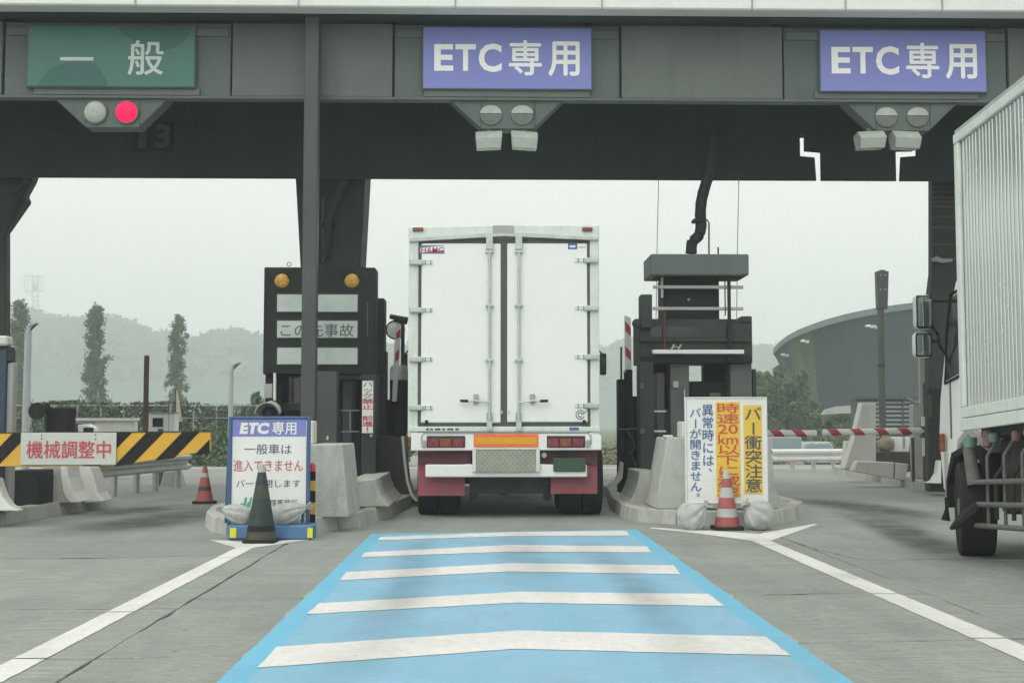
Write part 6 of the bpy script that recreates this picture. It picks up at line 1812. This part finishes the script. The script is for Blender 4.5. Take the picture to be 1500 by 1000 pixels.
# trees and slope before the hall
def round_tree(px, py, Y_, wpx, hpx, seed, label, m='leaf', per=190, n=80, size=0.15, grp="trees around the curved hall"):
    r = np.random.default_rng(seed)
    c_ = at(px, py, Y_)
    g = gz(Y_)
    W, Hh = wpx/2*Y_/FPX, hpx/2*Y_/FPX
    t = thing("broadleaf_tree", (c_.x, Y_, g), label, "tree", grp)
    part("trunk", MB().tube([(c_.x, Y_, g), (c_.x + 0.1, Y_, max(g + 0.4, c_.z - Hh*0.4)), (c_.x, Y_, c_.z + Hh*0.3)], [0.16, 0.12, 0.04], 8), K['bark'], t, smooth=True)
    cs, rs = [], []
    m_ = MB()
    for _ in range(n):
        d = r.normal(size=3); d /= np.linalg.norm(d)
        q = r.uniform(0.3, 0.92)
        p_ = (c_.x + d[0]*W*q, Y_ + d[1]*W*q, max(g + 0.3, c_.z + d[2]*Hh*q))
        cs.append(p_); rs.append((W*r.uniform(0.14, 0.28),)*2 + (Hh*r.uniform(0.12, 0.24),))
        m_.tube([(c_.x, Y_, max(g + 0.2, p_[2] - Hh*0.3)), p_], [0.04, 0.012], 4)
    part("limbs", m_, K['bark'], t)
    leaves("crown", clump_pts(cs, rs, per, seed), size, K[m], t)
    return t
round_tree(1152, 590, 78, 84, 120, 21, "dark broadleaf tree left of the hall's pointed end")
round_tree(1122, 594, 74, 60, 104, 22, "smaller broadleaf tree just right of the booth's side column")
round_tree(1182, 618, 76, 60, 70, 23, "low bushy tree under the hall's green end")
round_tree(1228, 628, 70, 70, 50, 24, "spreading low tree before the hall, left of the louvred building", 'leaf2')
n_ = 16000
r = np.random.default_rng(9)
xx = r.uniform(X(1100, 64), X(1300, 64), n_); yy = r.uniform(60, 68, n_)
zz = -1.2 + (0.3 + (yy - 60)*0.22 + 0.4*np.sin(xx*0.8)*np.sin(yy)) * r.uniform(0.1, 1, n_)
stuff(leaves("bank_planting", np.stack([xx, yy, zz], 1), 0.14, K['leaf2'], None, origin=(X(1200, 64), 64, -1.2)))["label"] = "leafy planted bank below the curved hall"
rw = part("retaining_wall", MB().prism([(X(1202, 69), Z(607, 69)), (X(1256, 69), Z(604, 69)), (X(1256, 69), Z(593, 69)), (X(1225, 69), Z(595, 69)), (X(1207, 69), Z(600, 69))], 'y', 68.6, 69.0), K['stone'], None, origin=(X(1228, 69), 69, Z(606, 69)))
tag(rw, "short pale retaining wall strip left of the louvred building", "wall")
# grass verge seen right of the truck
n_ = 9000
xx = r.uniform(X(840, 44), X(1130, 44), n_); yy = r.uniform(41, 50, n_)
zz = np.array([gz(v) for v in yy]) + r.uniform(0, 1, n_) ** 2 * (0.35 + 0.1*(yy-41))
stuff(leaves("verge_grass", np.stack([xx, yy, zz], 1), 0.08, mat("dry_grass_blades", (0.16, 0.16, 0.085), 0.8, var=0.3, scale=1, world=True), None, origin=(X(900, 44), 44, 0)))["label"] = "dry grass verge beyond the gate right of the truck"

# ---- hills with woods and the mast
def ridge(name, prof, Y_, depth, seed, dens, lsz):
    """a wooded hill: terrain ridge under a canopy of tree clumps"""
    r = np.random.default_rng(seed)
    pts = [(at(px, py, Y_).x, at(px, py, Y_).z) for px, py in prof]
    xs_ = np.array([p_[0] for p_ in pts]); zs_ = np.array([p_[1] for p_ in pts])
    NX, NY = 90, 10
    gxs = np.linspace(xs_[0], xs_[-1], NX)
    gh = np.interp(gxs, xs_, zs_) - 6.0
    m = MB()
    for j in range(NY + 1):
        v_ = j / NY
        for i in range(NX):
            h_ = -1.3 + (gh[i] + 1.3) * math.sin(min(1.0, v_*1.15) * math.pi/2)
            m.v.append((gxs[i], Y_ - depth + depth*v_, h_ + 1.2*noise.noise(Vector((gxs[i]*0.03, v_*5, seed)))*v_))
    for j in range(NY):
        for i in range(NX - 1):
            m.f.append((j*NX+i, j*NX+i+1, (j+1)*NX+i+1, (j+1)*NX+i))
    struct(part(name, m, K['leaffar'], None, smooth='all'))
    # canopy
    nt = int(dens * (gxs[-1] - gxs[0]))
    cs, rs = [], []
    for _ in range(nt):
        x = r.uniform(gxs[0], gxs[-1]); v_ = r.uniform(0.1, 1.0) ** 0.6
        top = np.interp(x, gxs, gh)
        h_ = -1.3 + (top + 1.3) * math.sin(min(1.0, v_*1.15) * math.pi/2)
        rad = r.uniform(3.2, 7.0)
        cs.append((x, Y_ - depth + depth*v_, h_ + rad*0.35)); rs.append((rad, rad, rad*0.85))
    stuff(leaves(name + "_wood", clump_pts(cs, rs, 46, seed), lsz, K['leaffar'], None, origin=(0, Y_, 0)))["label"] = "hazy wooded hillside seen through the gate"
ridge("left_hill", [(-420,470),(-200,462),(-60,472),(20,468),(48,459),(75,459),(92,468),(110,474),(135,472),(185,468),(205,476),(225,483),(250,492),(290,498),(305,505),(325,503),(345,490),(362,487),(378,497),(400,495),(450,500),(560,508),(620,512),(700,515)], 800, 210, 31, 3.4, 2.0)
ridge("right_hill", [(620,520),(760,525),(860,518),(895,507),(925,498),(960,500),(1020,512),(1100,511),(1135,516),(1180,520),(1260,516),(1340,520),(1450,515),(1700,505),(1950,500)], 900, 220, 32, 3.0, 2.2)
Yt = 790.0
mast = thing("telecom_mast", (X(51, Yt), Yt, Z(462, Yt)), "pale lattice mast on the left hill top", "mast")
def mp(px, py, dy=0): return at(px, py, Yt + dy)
mm = MB()
for px in (47.5, 56):
    for dy in (0, 2.2):
        mm.tube([mp(px, 470, dy), mp(px, 403, dy)], 0.45, 5)
part("legs", mm, K['galv'], mast)
mm = MB()
for k, py in enumerate(range(406, 466, 7)):
    mm.tube([mp(47.5, py), mp(56, py)], 0.26, 4)
    mm.tube([mp(47.5, py), mp(56, py + 7)], 0.2, 4)
part("lattice", mm, K['galv'], mast)
mm = MB()
for py in (404.5, 426.5):
    mm.tube([mp(35, py), mp(63.5, py)], 0.42, 5)
for px in (35.5, 40, 60, 63):
    mm.tube([mp(px, 404.5), mp(px, 426.5)], 0.24, 4)
part("platform", mm, K['galv'], mast)
part("antenna", MB().tube([mp(50.5, 404), mp(50.5, 395)], 0.12, 4).pbox(48.5, 416, 55, 426, Yt + 0.5, 1.2), K['galv'], mast)

# ---- haze
hz = part("haze", MB().box(-700, 900, -60, 980, -2.6, 108), K['glass'], None, origin=(0, 0, 0))
hz.data.materials.clear()
hm_ = bpy.data.materials.new("haze_air")
hm_.use_nodes = True
hn = hm_.node_tree.nodes
hn.clear()
pv = hn.new("ShaderNodeVolumePrincipled")
pv.inputs["Color"].default_value = (0.92, 0.995, 1.0, 1)
pv.inputs["Density"].default_value = 0.0016
pv.inputs["Anisotropy"].default_value = 0.0
oo = hn.new("ShaderNodeOutputMaterial")
hm_.node_tree.links.new(pv.outputs[0], oo.inputs["Volume"])
hz.data.materials.append(hm_)
stuff(hz)
hz["label"] = "thin pale haze in the air"
